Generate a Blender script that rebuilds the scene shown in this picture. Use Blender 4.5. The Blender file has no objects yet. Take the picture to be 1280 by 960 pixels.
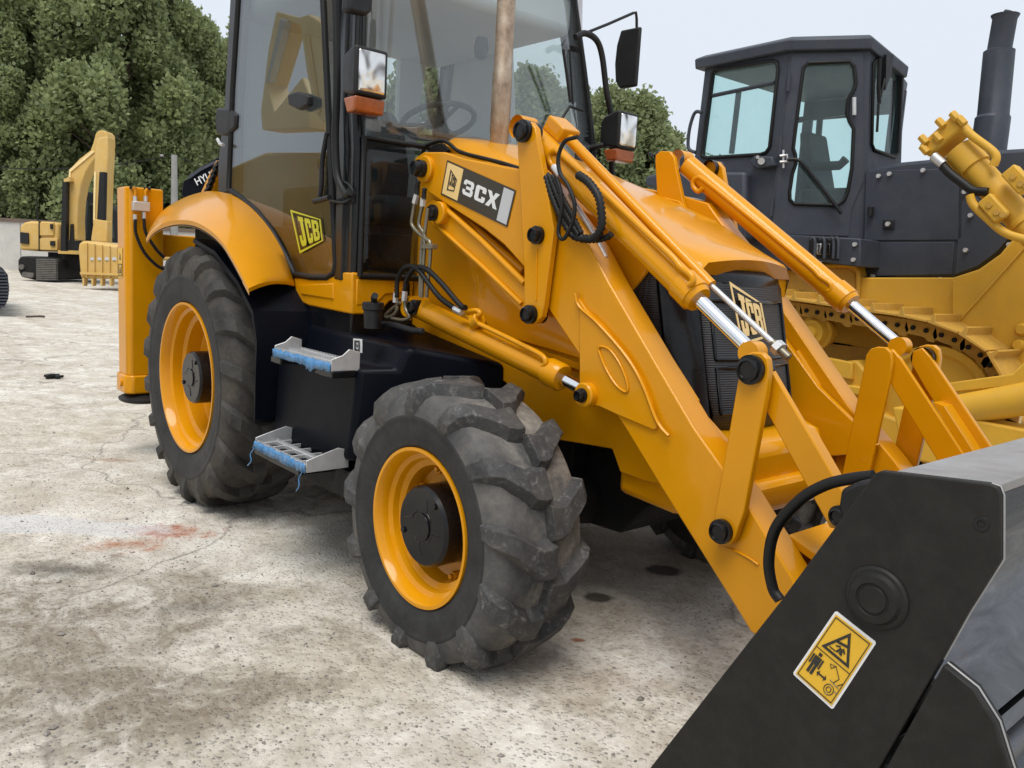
import bpy, bmesh, math, random
import numpy as np
from mathutils import Vector, Matrix
random.seed(7); rng = np.random.default_rng(7)
sc = bpy.context.scene
COL = sc.collection
R = math.radians
# ------------------------------------------------------------------ camera
CAM = np.array([4.5269, -2.6840, 1.4146]); YAW, PIT, ROL, FPX = 2.42400640, 0.14165237, 0.05724945, 1023.23366
_fw = np.array([math.cos(YAW)*math.cos(PIT), math.sin(YAW)*math.cos(PIT), -math.sin(PIT)])
_r = np.array([math.sin(YAW), -math.cos(YAW), 0.0]); _u = np.cross(_r, _fw)
_r, _u = _r*math.cos(ROL)+_u*math.sin(ROL), -_r*math.sin(ROL)+_u*math.cos(ROL)
cd = bpy.data.cameras.new('camera'); cam = bpy.data.objects.new('camera', cd); COL.objects.link(cam)
cam.matrix_world = Matrix(((_r[0], _u[0], -_fw[0], CAM[0]), (_r[1], _u[1], -_fw[1], CAM[1]), (_r[2], _u[2], -_fw[2], CAM[2]), (0, 0, 0, 1)))
cd.sensor_width = 36; cd.lens = FPX/1280*36; cd.clip_end = 2000; cd.clip_start = .05
sc.camera = cam
# ------------------------------------------------------------------ world and sun
SUN_EL, SUN_AZ = R(66), R(-60)       # azimuth counted from +X towards +Y
w = bpy.data.worlds.new('World'); sc.world = w; w.use_nodes = True
nt = w.node_tree; nt.nodes.clear()
out = nt.nodes.new('ShaderNodeOutputWorld'); bg = nt.nodes.new('ShaderNodeBackground'); sky = nt.nodes.new('ShaderNodeTexSky')
sky.sky_type = 'NISHITA'; sky.sun_disc = False; sky.sun_elevation = SUN_EL; sky.sun_rotation = R(90)-SUN_AZ
sky.air_density = 1.0; sky.dust_density = 6.0; sky.ozone_density = 1.0
mixc = nt.nodes.new('ShaderNodeMix'); mixc.data_type = 'RGBA'; mixc.inputs[0].default_value = .90
mixc.inputs[7].default_value = (8.35, 9.05, 9.95, 1)                   # the even overcast layer
tcw = nt.nodes.new('ShaderNodeTexCoord'); nzw = nt.nodes.new('ShaderNodeTexNoise'); nzw.inputs['Scale'].default_value = 1.6; nzw.inputs['Detail'].default_value = 5; nzw.inputs['Roughness'].default_value = .5
rpw = nt.nodes.new('ShaderNodeValToRGB'); rpw.color_ramp.elements[0].position = .3; rpw.color_ramp.elements[0].color = (.79, .865, .965, 1); rpw.color_ramp.elements[1].position = .7; rpw.color_ramp.elements[1].color = (.86, .92, 1.0, 1)
mlw = nt.nodes.new('ShaderNodeVectorMath'); mlw.operation = 'SCALE'; mlw.inputs[3].default_value = 10.2
nt.links.new(tcw.outputs['Generated'], nzw.inputs['Vector']); nt.links.new(nzw.outputs['Fac'], rpw.inputs[0]); nt.links.new(rpw.outputs[0], mlw.inputs[0]); nt.links.new(mlw.outputs[0], mixc.inputs[7])
nt.links.new(sky.outputs[0], mixc.inputs[6]); nt.links.new(mixc.outputs[2], bg.inputs[0]); nt.links.new(bg.outputs[0], out.inputs[0])
bg.inputs[1].default_value = 0.10
sl = bpy.data.lights.new('sun', 'SUN'); sl.energy = 2.7; sl.angle = R(34); sl.color = (1, .96, .90)
so = bpy.data.objects.new('sun', sl); COL.objects.link(so)
sd = Vector((math.cos(SUN_AZ)*math.cos(SUN_EL), math.sin(SUN_AZ)*math.cos(SUN_EL), math.sin(SUN_EL)))
so.rotation_euler = sd.to_track_quat('Z', 'Y').to_euler()
sc.view_settings.view_transform = 'Standard'; sc.view_settings.look = 'None'; sc.view_settings.exposure = 0.0; sc.view_settings.gamma = 1
sc.cycles.max_bounces = 8; sc.cycles.transparent_max_bounces = 16; sc.cycles.glossy_bounces = 4; sc.cycles.caustics_reflective = False; sc.cycles.caustics_refractive = False

# ------------------------------------------------------------------ measuring: a sight line cut with a known plane of the place
def _ray(x, y): return _fw+(x-640)/FPX*_r-(y-480)/FPX*_u
def at(x, y, X=None, Y=None, Z=None, d=None):
    v = _ray(x, y)
    t = (Y-CAM[1])/v[1] if Y is not None else (X-CAM[0])/v[0] if X is not None else (Z-CAM[2])/v[2] if Z is not None else d
    return Vector(CAM+t*v)
def atp(x, y, p0, n):
    v = _ray(x, y); n = np.array(n, float); t = ((np.array(p0, float)-CAM)@n)/(v@n); return Vector(CAM+t*v)
def pl(pts, **k): return [at(x, y, **k) for x, y in pts]

# ------------------------------------------------------------------ materials
def newmat(name):
    m = bpy.data.materials.new(name); m.use_nodes = True; t = m.node_tree
    return m, t, t.nodes['Principled BSDF']
def N(t, ty, **k):
    n = t.nodes.new(ty)
    for a, b in k.items(): setattr(n, a, b)
    return n
def coords(t): return N(t, 'ShaderNodeTexCoord').outputs['Object']
def noise(t, vec, scale, detail=6, rough=.6, dist=0):
    n = N(t, 'ShaderNodeTexNoise'); n.inputs['Scale'].default_value = scale; n.inputs['Detail'].default_value = detail
    n.inputs['Roughness'].default_value = rough; n.inputs['Distortion'].default_value = dist
    t.links.new(vec, n.inputs['Vector']); return n.outputs['Fac']
def ramp(t, fac, stops):
    r = N(t, 'ShaderNodeValToRGB'); e = r.color_ramp.elements
    while len(e) < len(stops): e.new(.5)
    for i, (p, c) in enumerate(stops): e[i].position = p; e[i].color = (*c, 1) if len(c) == 3 else c
    t.links.new(fac, r.inputs[0]); return r.outputs[0]
def mix(t, a, b, fac, blend='MIX'):
    m = N(t, 'ShaderNodeMix'); m.data_type = 'RGBA'; m.blend_type = blend
    for v, s in ((a, m.inputs[6]), (b, m.inputs[7]), (fac, m.inputs[0])):
        if isinstance(v, (int, float)): s.default_value = v
        elif isinstance(v, tuple): s.default_value = (*v, 1) if len(v) == 3 else v
        else: t.links.new(v, s)
    return m.outputs[2]
def fmath(t, op, a, b=None):
    m = N(t, 'ShaderNodeMath', operation=op)
    for v, s in ((a, m.inputs[0]), (b, m.inputs[1])):
        if v is None: continue
        if isinstance(v, (int, float)): s.default_value = v
        else: t.links.new(v, s)
    return m.outputs[0]
def bump(t, b, h, strength, dist=.01):
    n = N(t, 'ShaderNodeBump'); n.inputs['Strength'].default_value = strength; n.inputs['Distance'].default_value = dist
    t.links.new(h, n.inputs['Height']); t.links.new(n.outputs[0], b.inputs['Normal'])
def paint(name, c, rough=.35, coat=.3, var=.12, dust=0.0, dustc=(.35, .31, .25), scale=3, metal=0.0, bumpy=.08, orange=60, spec=.5):
    m, t, b = newmat(name); v = coords(t)
    n1 = noise(t, v, scale, 8, .65)
    lo = tuple(x*(1-var) for x in c); hi = tuple(min(1, x*(1+var)) for x in c)
    base = ramp(t, n1, [(.3, lo), (.7, hi)])
    if dust:
        n2 = noise(t, v, scale*2.3, 10, .72, .4); f = ramp(t, n2, [(.42, (0, 0, 0)), (.75, (dust,)*3)])
        base = mix(t, base, dustc, f)
    t.links.new(base, b.inputs['Base Color'])
    n3 = noise(t, v, scale*4, 6, .7); rr = N(t, 'ShaderNodeMapRange'); rr.inputs[3].default_value = rough*.8; rr.inputs[4].default_value = min(1, rough*1.3+dust*.3)
    t.links.new(n3, rr.inputs[0]); t.links.new(rr.outputs[0], b.inputs['Roughness'])
    b.inputs['Specular IOR Level'].default_value = spec; b.inputs['Coat Weight'].default_value = coat; b.inputs['Coat Roughness'].default_value = .10; b.inputs['Metallic'].default_value = metal
    if bumpy: bump(t, b, noise(t, v, orange, 3, .6), bumpy, .003)
    return m
M = {}
M['yellow'] = paint('loader_yellow_paint', (.63, .265, .002), .30, .50, .06, bumpy=.08, orange=25, spec=.10)
M['dozer_yellow'] = paint('dozer_yellow_paint', (.60, .335, .030), .5, .05, .08, spec=.3, dust=.22, dustc=(.40, .27, .10))
M['track_yellow'] = paint('dozer_track_paint', (.50, .28, .040), .6, .0, .15, spec=.3, dust=.45, dustc=(.27, .19, .10), scale=6)
M['exc_yellow'] = paint('excavator_yellow_paint', (.56, .36, .10), .55, .05, .08, spec=.3, dust=.35, dustc=(.62, .50, .32), scale=1)
M['black'] = paint('black_gloss_paint', (.005, .0055, .007), .22, .12, .15, dust=.04, scale=2, spec=.25)
M['bucket_black'] = paint('bucket_black_paint', (.017, .0165, .015), .45, .0, .15, dust=.30, scale=9, dustc=(.045, .042, .038), spec=.18)
M['navy'] = paint('black_tank_paint', (.0025, .0035, .007), .35, .0, .2, dust=.10, dustc=(.014, .016, .020), scale=2.2, spec=.10)
M['dgrey'] = paint('dozer_grey_paint', (.036, .043, .058), .5, .05, .08, dust=.2, dustc=(.12, .115, .115), scale=3, spec=.35)
M['plastic'] = paint('black_plastic', (.009, .009, .010), .45, 0, .2, dust=.12, dustc=(.07, .07, .07), scale=8, spec=.35)
M['gasket'] = paint('rubber_seal', (.006, .006, .006), .5, 0, .2, spec=.35)
M['undercarriage'] = paint('oily_black_underside', (.008, .008, .008), .6, 0, .3, dust=.3, dustc=(.04, .035, .03), scale=5, spec=.25)
M['steel'] = paint('zinc_plated_steel', (.55, .55, .55), .38, 0, .15, metal=.45, scale=12)
M['tubesteel'] = paint('olive_steel_tube', (.22, .20, .15), .4, 0, .2, metal=.7, scale=12)
M['chrome'] = paint('chrome', (.86, .87, .88), .06, 0, .02, metal=1, bumpy=0)
M['amber'] = paint('amber_lens', (.33, .075, .012), .2, .3, .25, scale=40)
M['seat'] = paint('seat_fabric', (.045, .048, .055), .9, 0, .2, scale=20)
M['liner'] = paint('cab_grey_lining', (.66, .66, .70), .8, 0, .04)
M['pale_yellow'] = paint('pale_yellow_paint', (.80, .62, .30), .5, .1, .08)
M['steel_dark'] = paint('dusty_track_steel', (.10, .095, .085), .6, 0, .3, dust=.5, dustc=(.25, .22, .19))
M['white'] = paint('white_print', (.72, .72, .72), .4, .2, .03)
M['silver'] = paint('silver_print', (.50, .51, .52), .4, .2, .03)
M['cream'] = paint('cream_print', (.78, .55, .22), .4, .2, .03)
M['blackprint'] = paint('black_print', (.015, .014, .012), .4, .2, .1)
M['brownprint'] = paint('dark_brown_print', (.030, .022, .012), .4, .2, .1)
M['yellowprint'] = paint('yellow_print', (.72, .42, .02), .4, .2, .03)
M['limeprint'] = paint('green_yellow_print', (.50, .48, .02), .4, .2, .03)
M['blue_film'] = paint('blue_wrapping_film', (.015, .15, .36), .3, .4, .5, scale=60, dust=.35, dustc=(.35, .50, .60))
M['wood'] = paint('pole_concrete', (.30, .30, .29), .9, 0, .15)
M['toprail'] = paint('weathered_steel_with_sheen', (.30, .30, .30), .45, 0, .25, metal=.3, dust=.5, dustc=(.24, .19, .165), scale=5)  # base grey lightened to carry the plate's bright reflection, rust mottling on top
def make_special():
    # worn steel inside the bucket
    m, t, b = newmat('worn_bucket_steel'); v = coords(t)
    mp = N(t, 'ShaderNodeMapping'); mp.inputs['Scale'].default_value = (2, 2, 14); t.links.new(v, mp.inputs[0])
    mp.inputs['Rotation'].default_value = (.3, .5, 0)
    n = noise(t, mp.outputs[0], 1.6, 12, .72, .8); n2 = noise(t, v, 5, 8, .7)
    c = ramp(t, n, [(.30, (.055, .058, .064)), (.55, (.13, .135, .145)), (.78, (.30, .30, .31))])
    c = mix(t, c, (.16, .075, .04), ramp(t, n2, [(.62, (0, 0, 0)), (.72, (.7,)*3)]))
    t.links.new(c, b.inputs['Base Color']); b.inputs['Roughness'].default_value = .38; b.inputs['Metallic'].default_value = .55
    bump(t, b, n, .25, .004); M['bare'] = m
    # exhaust
    m, t, b = newmat('heat_stained_exhaust'); v = coords(t)
    mp = N(t, 'ShaderNodeMapping'); mp.inputs['Scale'].default_value = (7, 7, 4); t.links.new(v, mp.inputs[0])
    n = noise(t, mp.outputs[0], 2.2, 10, .7, .2)
    c = ramp(t, n, [(.3, (.20, .135, .095)), (.5, (.38, .29, .21)), (.7, (.52, .45, .36))])
    t.links.new(c, b.inputs['Base Color']); b.inputs['Roughness'].default_value = .42; b.inputs['Metallic'].default_value = .6; bump(t, b, n, .2, .004); M['exhaust'] = m
    # tyre rubber, dusty where the noise says
    for nm, dustc, amt, dark in (('rubber_front', (.33, .295, .25), .9, .05), ('rubber_rear', (.115, .095, .072), .75, .020), ('rubber_side', (.075, .075, .072), .50, .016), ('lug_rear', (.095, .085, .068), .75, .020)):
        m, t, b = newmat(nm); v = coords(t)
        n = noise(t, v, 5, 12, .72, .3); n2 = noise(t, v, 45, 8, .7)
        f = ramp(t, n, [(.36, (0, 0, 0)), (.66, (amt,)*3)])
        f2 = ramp(t, n2, [(.35, (.55,)*3), (.65, (1, 1, 1))])
        ff = mix(t, f, f2, 1.0, 'MULTIPLY')
        if nm == 'rubber_front':
            sy = N(t, 'ShaderNodeSeparateXYZ'); t.links.new(v, sy.inputs[0])
            ff = mix(t, ff, ramp(t, fmath(t, 'ABSOLUTE', sy.outputs[1]), [(.92, (1, 1, 1)), (1.02, (.40,)*3)]), 1.0, 'MULTIPLY')
        c = mix(t, (dark, dark*1.02, dark*1.06), dustc, ff)
        t.links.new(c, b.inputs['Base Color']); b.inputs['Roughness'].default_value = .68
        b.inputs['Specular IOR Level'].default_value = .35
        h = mix(t, n2, noise(t, v, 16, 8, .7), .5); bump(t, b, h, .35, .006); M[nm] = m
    m, t, b = newmat('lug_rubber_worn'); v = coords(t)
    n = noise(t, v, 30, 12, .8, .5); n2 = noise(t, v, 7, 8, .7)
    c = ramp(t, n, [(.35, (.017, .018, .020)), (.54, (.045, .046, .048)), (.66, (.20, .195, .185))])
    c = mix(t, c, (.075, .068, .058), ramp(t, n2, [(.4, (0, 0, 0)), (.7, (.8,)*3)]))
    t.links.new(c, b.inputs['Base Color']); b.inputs['Roughness'].default_value = .7; bump(t, b, n, .5, .006); M['lug'] = m
    # tinted glass
    for nm, tint, dirt in (('cab_glass', (.86, .93, .91), .012), ('dark_glass', (.50, .56, .55), .006), ('dozer_glass', (.56, .80, .77), .03), ('door_glass', (.45, .50, .48), .006)):
        m, t, b = newmat(nm); t.nodes.remove(b)
        o = t.nodes['Material Output']; tr = N(t, 'ShaderNodeBsdfTransparent'); tr.inputs[0].default_value = (*[x**.5 for x in tint], 1)
        gl = N(t, 'ShaderNodeBsdfGlossy'); gl.inputs['Roughness'].default_value = .01; fr = N(t, 'ShaderNodeFresnel'); iv = {'cab_glass': 1.95, 'dark_glass': 1.45, 'dozer_glass': 1.5, 'door_glass': 2.25}[nm]
        gb = N(t, 'ShaderNodeNewGeometry'); mr = N(t, 'ShaderNodeMapRange'); mr.inputs[3].default_value = iv; mr.inputs[4].default_value = 1/iv
        t.links.new(gb.outputs['Backfacing'], mr.inputs[0]); t.links.new(mr.outputs[0], fr.inputs[0])     # same mirror strength on both faces of a pane
       
        mx = N(t, 'ShaderNodeMixShader'); t.links.new(fr.outputs[0], mx.inputs[0]); t.links.new(tr.outputs[0], mx.inputs[1]); t.links.new(gl.outputs[0], mx.inputs[2])
        df = N(t, 'ShaderNodeBsdfDiffuse'); df.inputs[0].default_value = (.5, .5, .48, 1)
        mx2 = N(t, 'ShaderNodeMixShader'); v = coords(t)
        f = ramp(t, noise(t, v, 2.5, 8, .7), [(.4, (dirt*.4,)*3), (.8, (dirt*2.5,)*3)]); t.links.new(f, mx2.inputs[0])
        t.links.new(mx.outputs[0], mx2.inputs[1]); t.links.new(df.outputs[0], mx2.inputs[2]); t.links.new(mx2.outputs[0], o.inputs[0]); M[nm] = m
    m, t, b = newmat('lamp_reflector'); v = coords(t)
    n = noise(t, v, 11, 1, .4, .6)
    t.links.new(ramp(t, n, [(.35, (.12, .11, .10)), (.5, (.75, .74, .72)), (.7, (.95, .95, .95))]), b.inputs['Base Color'])
    b.inputs['Metallic'].default_value = .9; b.inputs['Roughness'].default_value = .12; bump(t, b, n, .3, .02); M['reflector'] = m
    # grille mesh
    m, t, b = newmat('fine_black_mesh'); v = coords(t)
    wv = N(t, 'ShaderNodeTexWave'); wv.bands_direction = 'Z'; wv.inputs['Scale'].default_value = 38; t.links.new(v, wv.inputs[0])
    wy = N(t, 'ShaderNodeTexWave'); wy.bands_direction = 'Y'; wy.inputs['Scale'].default_value = 60; t.links.new(v, wy.inputs[0])
    f = mix(t, wv.outputs['Fac'], wy.outputs['Fac'], .35)
    t.links.new(ramp(t, f, [(.35, (.008, .008, .009)), (.7, (.040, .042, .046))]), b.inputs['Base Color'])
    b.inputs['Roughness'].default_value = .35; bump(t, b, f, .4, .005); M['mesh'] = m
    # leaves, greens pulled bluer and paler to carry distance haze
    for nm, a, c2 in (('leaf_green', (.115, .15, .078), (.33, .38, .18)), ('leaf_green_far', (.13, .17, .085), (.30, .34, .17))):
        m, t, b = newmat(nm); g = N(t, 'ShaderNodeNewGeometry'); n = noise(t, coords(t), .5, 3, .6)
        f = fmath(t, 'ADD', fmath(t, 'MULTIPLY', g.outputs['Random Per Island'], .6), fmath(t, 'MULTIPLY', n, .5))
        t.links.new(ramp(t, f, [(.2, a), (.85, c2)]), b.inputs['Base Color']); b.inputs['Roughness'].default_value = .55
        b.inputs['Specular IOR Level'].default_value = .3
        o = t.nodes['Material Output']; tl = N(t, 'ShaderNodeBsdfTranslucent'); tl.inputs[0].default_value = (*[x*1.2 for x in c2], 1)
        mx = N(t, 'ShaderNodeMixShader'); mx.inputs[0].default_value = .42
        t.links.new(b.outputs[0], mx.inputs[1]); t.links.new(tl.outputs[0], mx.inputs[2]); t.links.new(mx.outputs[0], o.inputs[0]); M[nm] = m
    M['bark'] = paint('bark', (.08, .06, .045), .95, 0, .3, scale=6)
    M['wall'] = paint('weathered_concrete', (.52, .51, .48), .9, 0, .2, dust=.4, dustc=(.36, .35, .32), scale=.8, orange=8)
    M['brownwall'] = paint('brown_roof_sheet', (.14, .10, .08), .8, 0, .2, scale=1)
make_special()

def ground_mat():
    m, t, b = newmat('dusty_concrete_yard'); v = coords(t)
    big = noise(t, v, .55, 6, .6, .6); mid = noise(t, v, 3.2, 10, .7, .5); fine = noise(t, v, 28, 8, .75); grit = noise(t, v, 95, 4, .7)
    base = ramp(t, mid, [(.32, (.45, .41, .345)), (.48, (.57, .535, .47)), (.62, (.70, .675, .62))])
    base = mix(t, base, ramp(t, big, [(.35, (.86, .83, .78)), (.65, (1.05, 1.05, 1.05))]), 1.0, 'MULTIPLY')
    rough_ = ramp(t, noise(t, v, 1.1, 6, .65, .7), [(.40, (.15,)*3), (.58, (1, 1, 1))])
    sc1 = noise(t, v, 13, 10, .78, .35)
    base = mix(t, base, ramp(t, sc1, [(.36, (.62, .60, .57)), (.47, (.92, .91, .90)), (.55, (1.06, 1.06, 1.06)), (.66, (1.2, 1.2, 1.2))]), rough_, 'MULTIPLY')
    base = mix(t, base, ramp(t, fine, [(.32, (.55, .53, .51)), (.44, (1, 1, 1)), (.60, (1.0, 1.0, 1.0)), (.74, (1.15, 1.15, 1.15))]), .8, 'MULTIPLY')
    def vor(scale, feat='F1', dist=0):
        vo = N(t, 'ShaderNodeTexVoronoi'); vo.feature = feat; vo.inputs['Scale'].default_value = scale
        if dist:
            nn = N(t, 'ShaderNodeTexNoise'); nn.inputs['Scale'].default_value = 1.3; nn.inputs['Detail'].default_value = 8; t.links.new(v, nn.inputs['Vector'])
            va = N(t, 'ShaderNodeVectorMath', operation='SCALE'); va.inputs[3].default_value = dist; t.links.new(nn.outputs['Color'], va.inputs[0])
            vb = N(t, 'ShaderNodeVectorMath', operation='ADD'); t.links.new(v, vb.inputs[0]); t.links.new(va.outputs[0], vb.inputs[1]); t.links.new(vb.outputs[0], vo.inputs['Vector'])
        else: t.links.new(v, vo.inputs['Vector'])
        return vo
    # exposed aggregate: small pebbles, dark and pale, where a patch noise lets them show
    vo = vor(52); peb = ramp(t, vo.outputs['Distance'], [(.22, (1, 1, 1)), (.40, (0, 0, 0))])
    sep = N(t, 'ShaderNodeSeparateColor'); t.links.new(vo.outputs['Color'], sep.inputs[0])
    patch = ramp(t, noise(t, v, 1.7, 6, .65, .8), [(.46, (.0,)*3), (.62, (.85,)*3)])
    f = mix(t, peb, patch, 1.0, 'MULTIPLY')
    f = mix(t, f, ramp(t, sep.outputs[0], [(.45, (0, 0, 0)), (.55, (.8,)*3)]), 1.0, 'MULTIPLY')
    base = mix(t, base, ramp(t, sep.outputs[1], [(.25, (.11, .10, .10)), (.5, (.20, .19, .18)), (.8, (.52, .50, .47))]), f)
    vo2 = vor(17); peb2 = ramp(t, vo2.outputs['Distance'], [(.10, (1, 1, 1)), (.17, (0, 0, 0))])
    sep2 = N(t, 'ShaderNodeSeparateColor'); t.links.new(vo2.outputs['Color'], sep2.inputs[0])
    f2 = mix(t, peb2, ramp(t, sep2.outputs[0], [(.86, (0, 0, 0)), (.90, (.8,)*3)]), 1.0, 'MULTIPLY')
    base = mix(t, base, ramp(t, sep2.outputs[1], [(.3, (.10, .10, .11)), (.7, (.25, .22, .19))]), f2)
    # sparse cracks
    cr = vor(.42, 'DISTANCE_TO_EDGE', .9); fc = ramp(t, cr.outputs['Distance'], [(.0, (.6,)*3), (.006, (0, 0, 0))])
    base = mix(t, base, (.13, .115, .10), fc)
    # wheel dust streaks running along the yard
    mp = N(t, 'ShaderNodeMapping'); mp.inputs['Rotation'].default_value = (0, 0, R(-35)); mp.inputs['Scale'].default_value = (.12, 1.3, 1); t.links.new(v, mp.inputs[0])
    st = noise(t, mp.outputs[0], 1.2, 8, .6, .3)
    base = mix(t, base, ramp(t, st, [(.34, (.82, .79, .76)), (.46, (1, 1, 1))]), .8, 'MULTIPLY')
    # stains that have their own shape
    sx = N(t, 'ShaderNodeSeparateXYZ'); t.links.new(v, sx.inputs[0])
    wob = noise(t, v, 2.2, 10, .7, .4)
    wob2 = noise(t, v, 9, 8, .75, .3)
    def blob(px, py, ex, ey, rot, col, amt, soft=.5, wobw=.9, fine_=False):
        c = at(px, py, Z=0)
        mpp = N(t, 'ShaderNodeMapping'); mpp.vector_type = 'TEXTURE'; mpp.inputs['Location'].default_value = (c.x, c.y, 0); mpp.inputs['Rotation'].default_value = (0, 0, rot)
        mpp.inputs['Scale'].default_value = (ex, ey, 1e3); t.links.new(v, mpp.inputs[0])
        ln = N(t, 'ShaderNodeVectorMath', operation='LENGTH'); t.links.new(mpp.outputs[0], ln.inputs[0])
        d = fmath(t, 'ADD', ln.outputs['Value'], fmath(t, 'MULTIPLY', fmath(t, 'SUBTRACT', wob2 if fine_ else wob, .5), wobw*2))
        return ramp(t, d, [(1-soft, (amt,)*3), (1.0, (0, 0, 0))]), col
    blobs = [blob(60, 800, 1.0, .80, R(49), (.215, .18, .135), .95, .42, 1.6),
             blob(215, 880, .42, .40, R(49), (.215, .18, .135), .90, .5, 1.6),
             blob(70, 712, .30, .12, R(49), (.085, .075, .062), .75, .8, .8),
             blob(250, 760, .25, .09, R(60), (.14, .125, .105), .5, .8, .8),
             blob(212, 664, .26, .13, R(49), (.36, .105, .048), 1.0, .6, 1.6, True),
             blob(160, 682, .2, .11, R(49), (.38, .15, .075), .85, .7, 1.6, True),
             blob(140, 575, .20, .06, R(49), (.330, .190, .110), .55, .6, 1.2, True),
             blob(830, 713, .11, .085, R(49), (.040, .032, .028), .85, .35, .5, True),
             blob(749, 747, .085, .065, R(49), (.045, .034, .028), .85, .4, .5, True),
             blob(722, 800, .035, .02, R(49), (.330, .120, .050), .9, .4, .7, True),
             blob(30, 655, .75, .16, R(49), (.60, .60, .60), .7, .3, .8),
             blob(300, 610, .7, .12, R(49), (.25, .225, .195), .5, .6, .7),
             blob(760, 850, .35, .12, R(40), (.27, .20, .15), .35, .7, .9)]
    brk = ramp(t, noise(t, v, 6, 12, .78, 1.2), [(.36, (.15,)*3), (.58, (1, 1, 1))])
    for k, (f, c) in enumerate(blobs): base = mix(t, base, c, mix(t, f, brk, 1.0, 'MULTIPLY') if k in (0, 1, 4, 5, 11) else f)
    # boot prints and scuffs in the wet patch
    wv = N(t, 'ShaderNodeTexWave'); wv.wave_type = 'RINGS'; wv.inputs['Scale'].default_value = 7; wv.inputs['Distortion'].default_value = 9; wv.inputs['Detail'].default_value = 4; t.links.new(v, wv.inputs[0])
    sc_f = mix(t, ramp(t, wv.outputs['Fac'], [(.70, (0, 0, 0)), (.92, (1, 1, 1))]), blobs[0][0], 1.0, 'MULTIPLY')
    sc_f = mix(t, sc_f, ramp(t, wob2, [(.42, (0, 0, 0)), (.58, (.42,)*3)]), 1.0, 'MULTIPLY')
    base = mix(t, base, (.40, .37, .31), sc_f)
    # boot prints: an outline and ribs of lighter dust pressed into the damp soil
    for px, py, ex, ey, rot, wsc in ((75, 900, .150, .058, 1.9, 60), (150, 860, .140, .055, .4, 70), (90, 765, .145, .055, 2.3, 60), (60, 815, .135, .052, 1.2, 80), (190, 900, .13, .05, 2.6, 75), (20, 770, .14, .055, .8, 60), (170, 785, .12, .05, .2, 70), (215, 845, .13, .05, 1.5, 65), (20, 880, .15, .055, 2.0, 60), (110, 720, .13, .05, .9, 70)):
        c = at(px, py, Z=0); mpp = N(t, 'ShaderNodeMapping'); mpp.vector_type = 'TEXTURE'; mpp.inputs['Location'].default_value = (c.x, c.y, 0); mpp.inputs['Rotation'].default_value = (0, 0, rot); mpp.inputs['Scale'].default_value = (ex, ey, 1e3); t.links.new(v, mpp.inputs[0])
        ln = N(t, 'ShaderNodeVectorMath', operation='LENGTH'); t.links.new(mpp.outputs[0], ln.inputs[0])
        d = fmath(t, 'ADD', ln.outputs['Value'], fmath(t, 'MULTIPLY', fmath(t, 'SUBTRACT', wob2, .5), 1.1))
        ring = ramp(t, d, [(.84, (0, 0, 0)), (.93, (.55,)*3), (1.0, (0, 0, 0))])
        wv2 = N(t, 'ShaderNodeTexWave'); wv2.bands_direction = 'X'; wv2.inputs['Scale'].default_value = wsc/20; wv2.inputs['Distortion'].default_value = 5; wv2.inputs['Detail'].default_value = 2; t.links.new(mpp.outputs[0], wv2.inputs[0])
        rib = mix(t, ramp(t, wv2.outputs['Fac'], [(.45, (0, 0, 0)), (.9, (.30,)*3)]), ramp(t, d, [(.65, (1, 1, 1)), (.9, (0, 0, 0))]), 1.0, 'MULTIPLY')
        base = mix(t, base, (.56, .52, .45), mix(t, mix(t, ring, rib, 1.0, 'ADD'), mix(t, ramp(t, wob, [(.40, (0, 0, 0)), (.56, (1, 1, 1))]), ramp(t, wob2, [(.42, (0, 0, 0)), (.56, (1, 1, 1))]), 1.0, 'MULTIPLY'), 1.0, 'MULTIPLY'))
    t.links.new(base, b.inputs['Base Color']); b.inputs['Roughness'].default_value = .88; b.inputs['Specular IOR Level'].default_value = .25
    h = mix(t, mid, fine, .45); h = mix(t, h, peb, .25); h = mix(t, h, grit, .15)
    bump(t, b, h, .9, .022)
    return m
M['ground'] = ground_mat()

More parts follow.
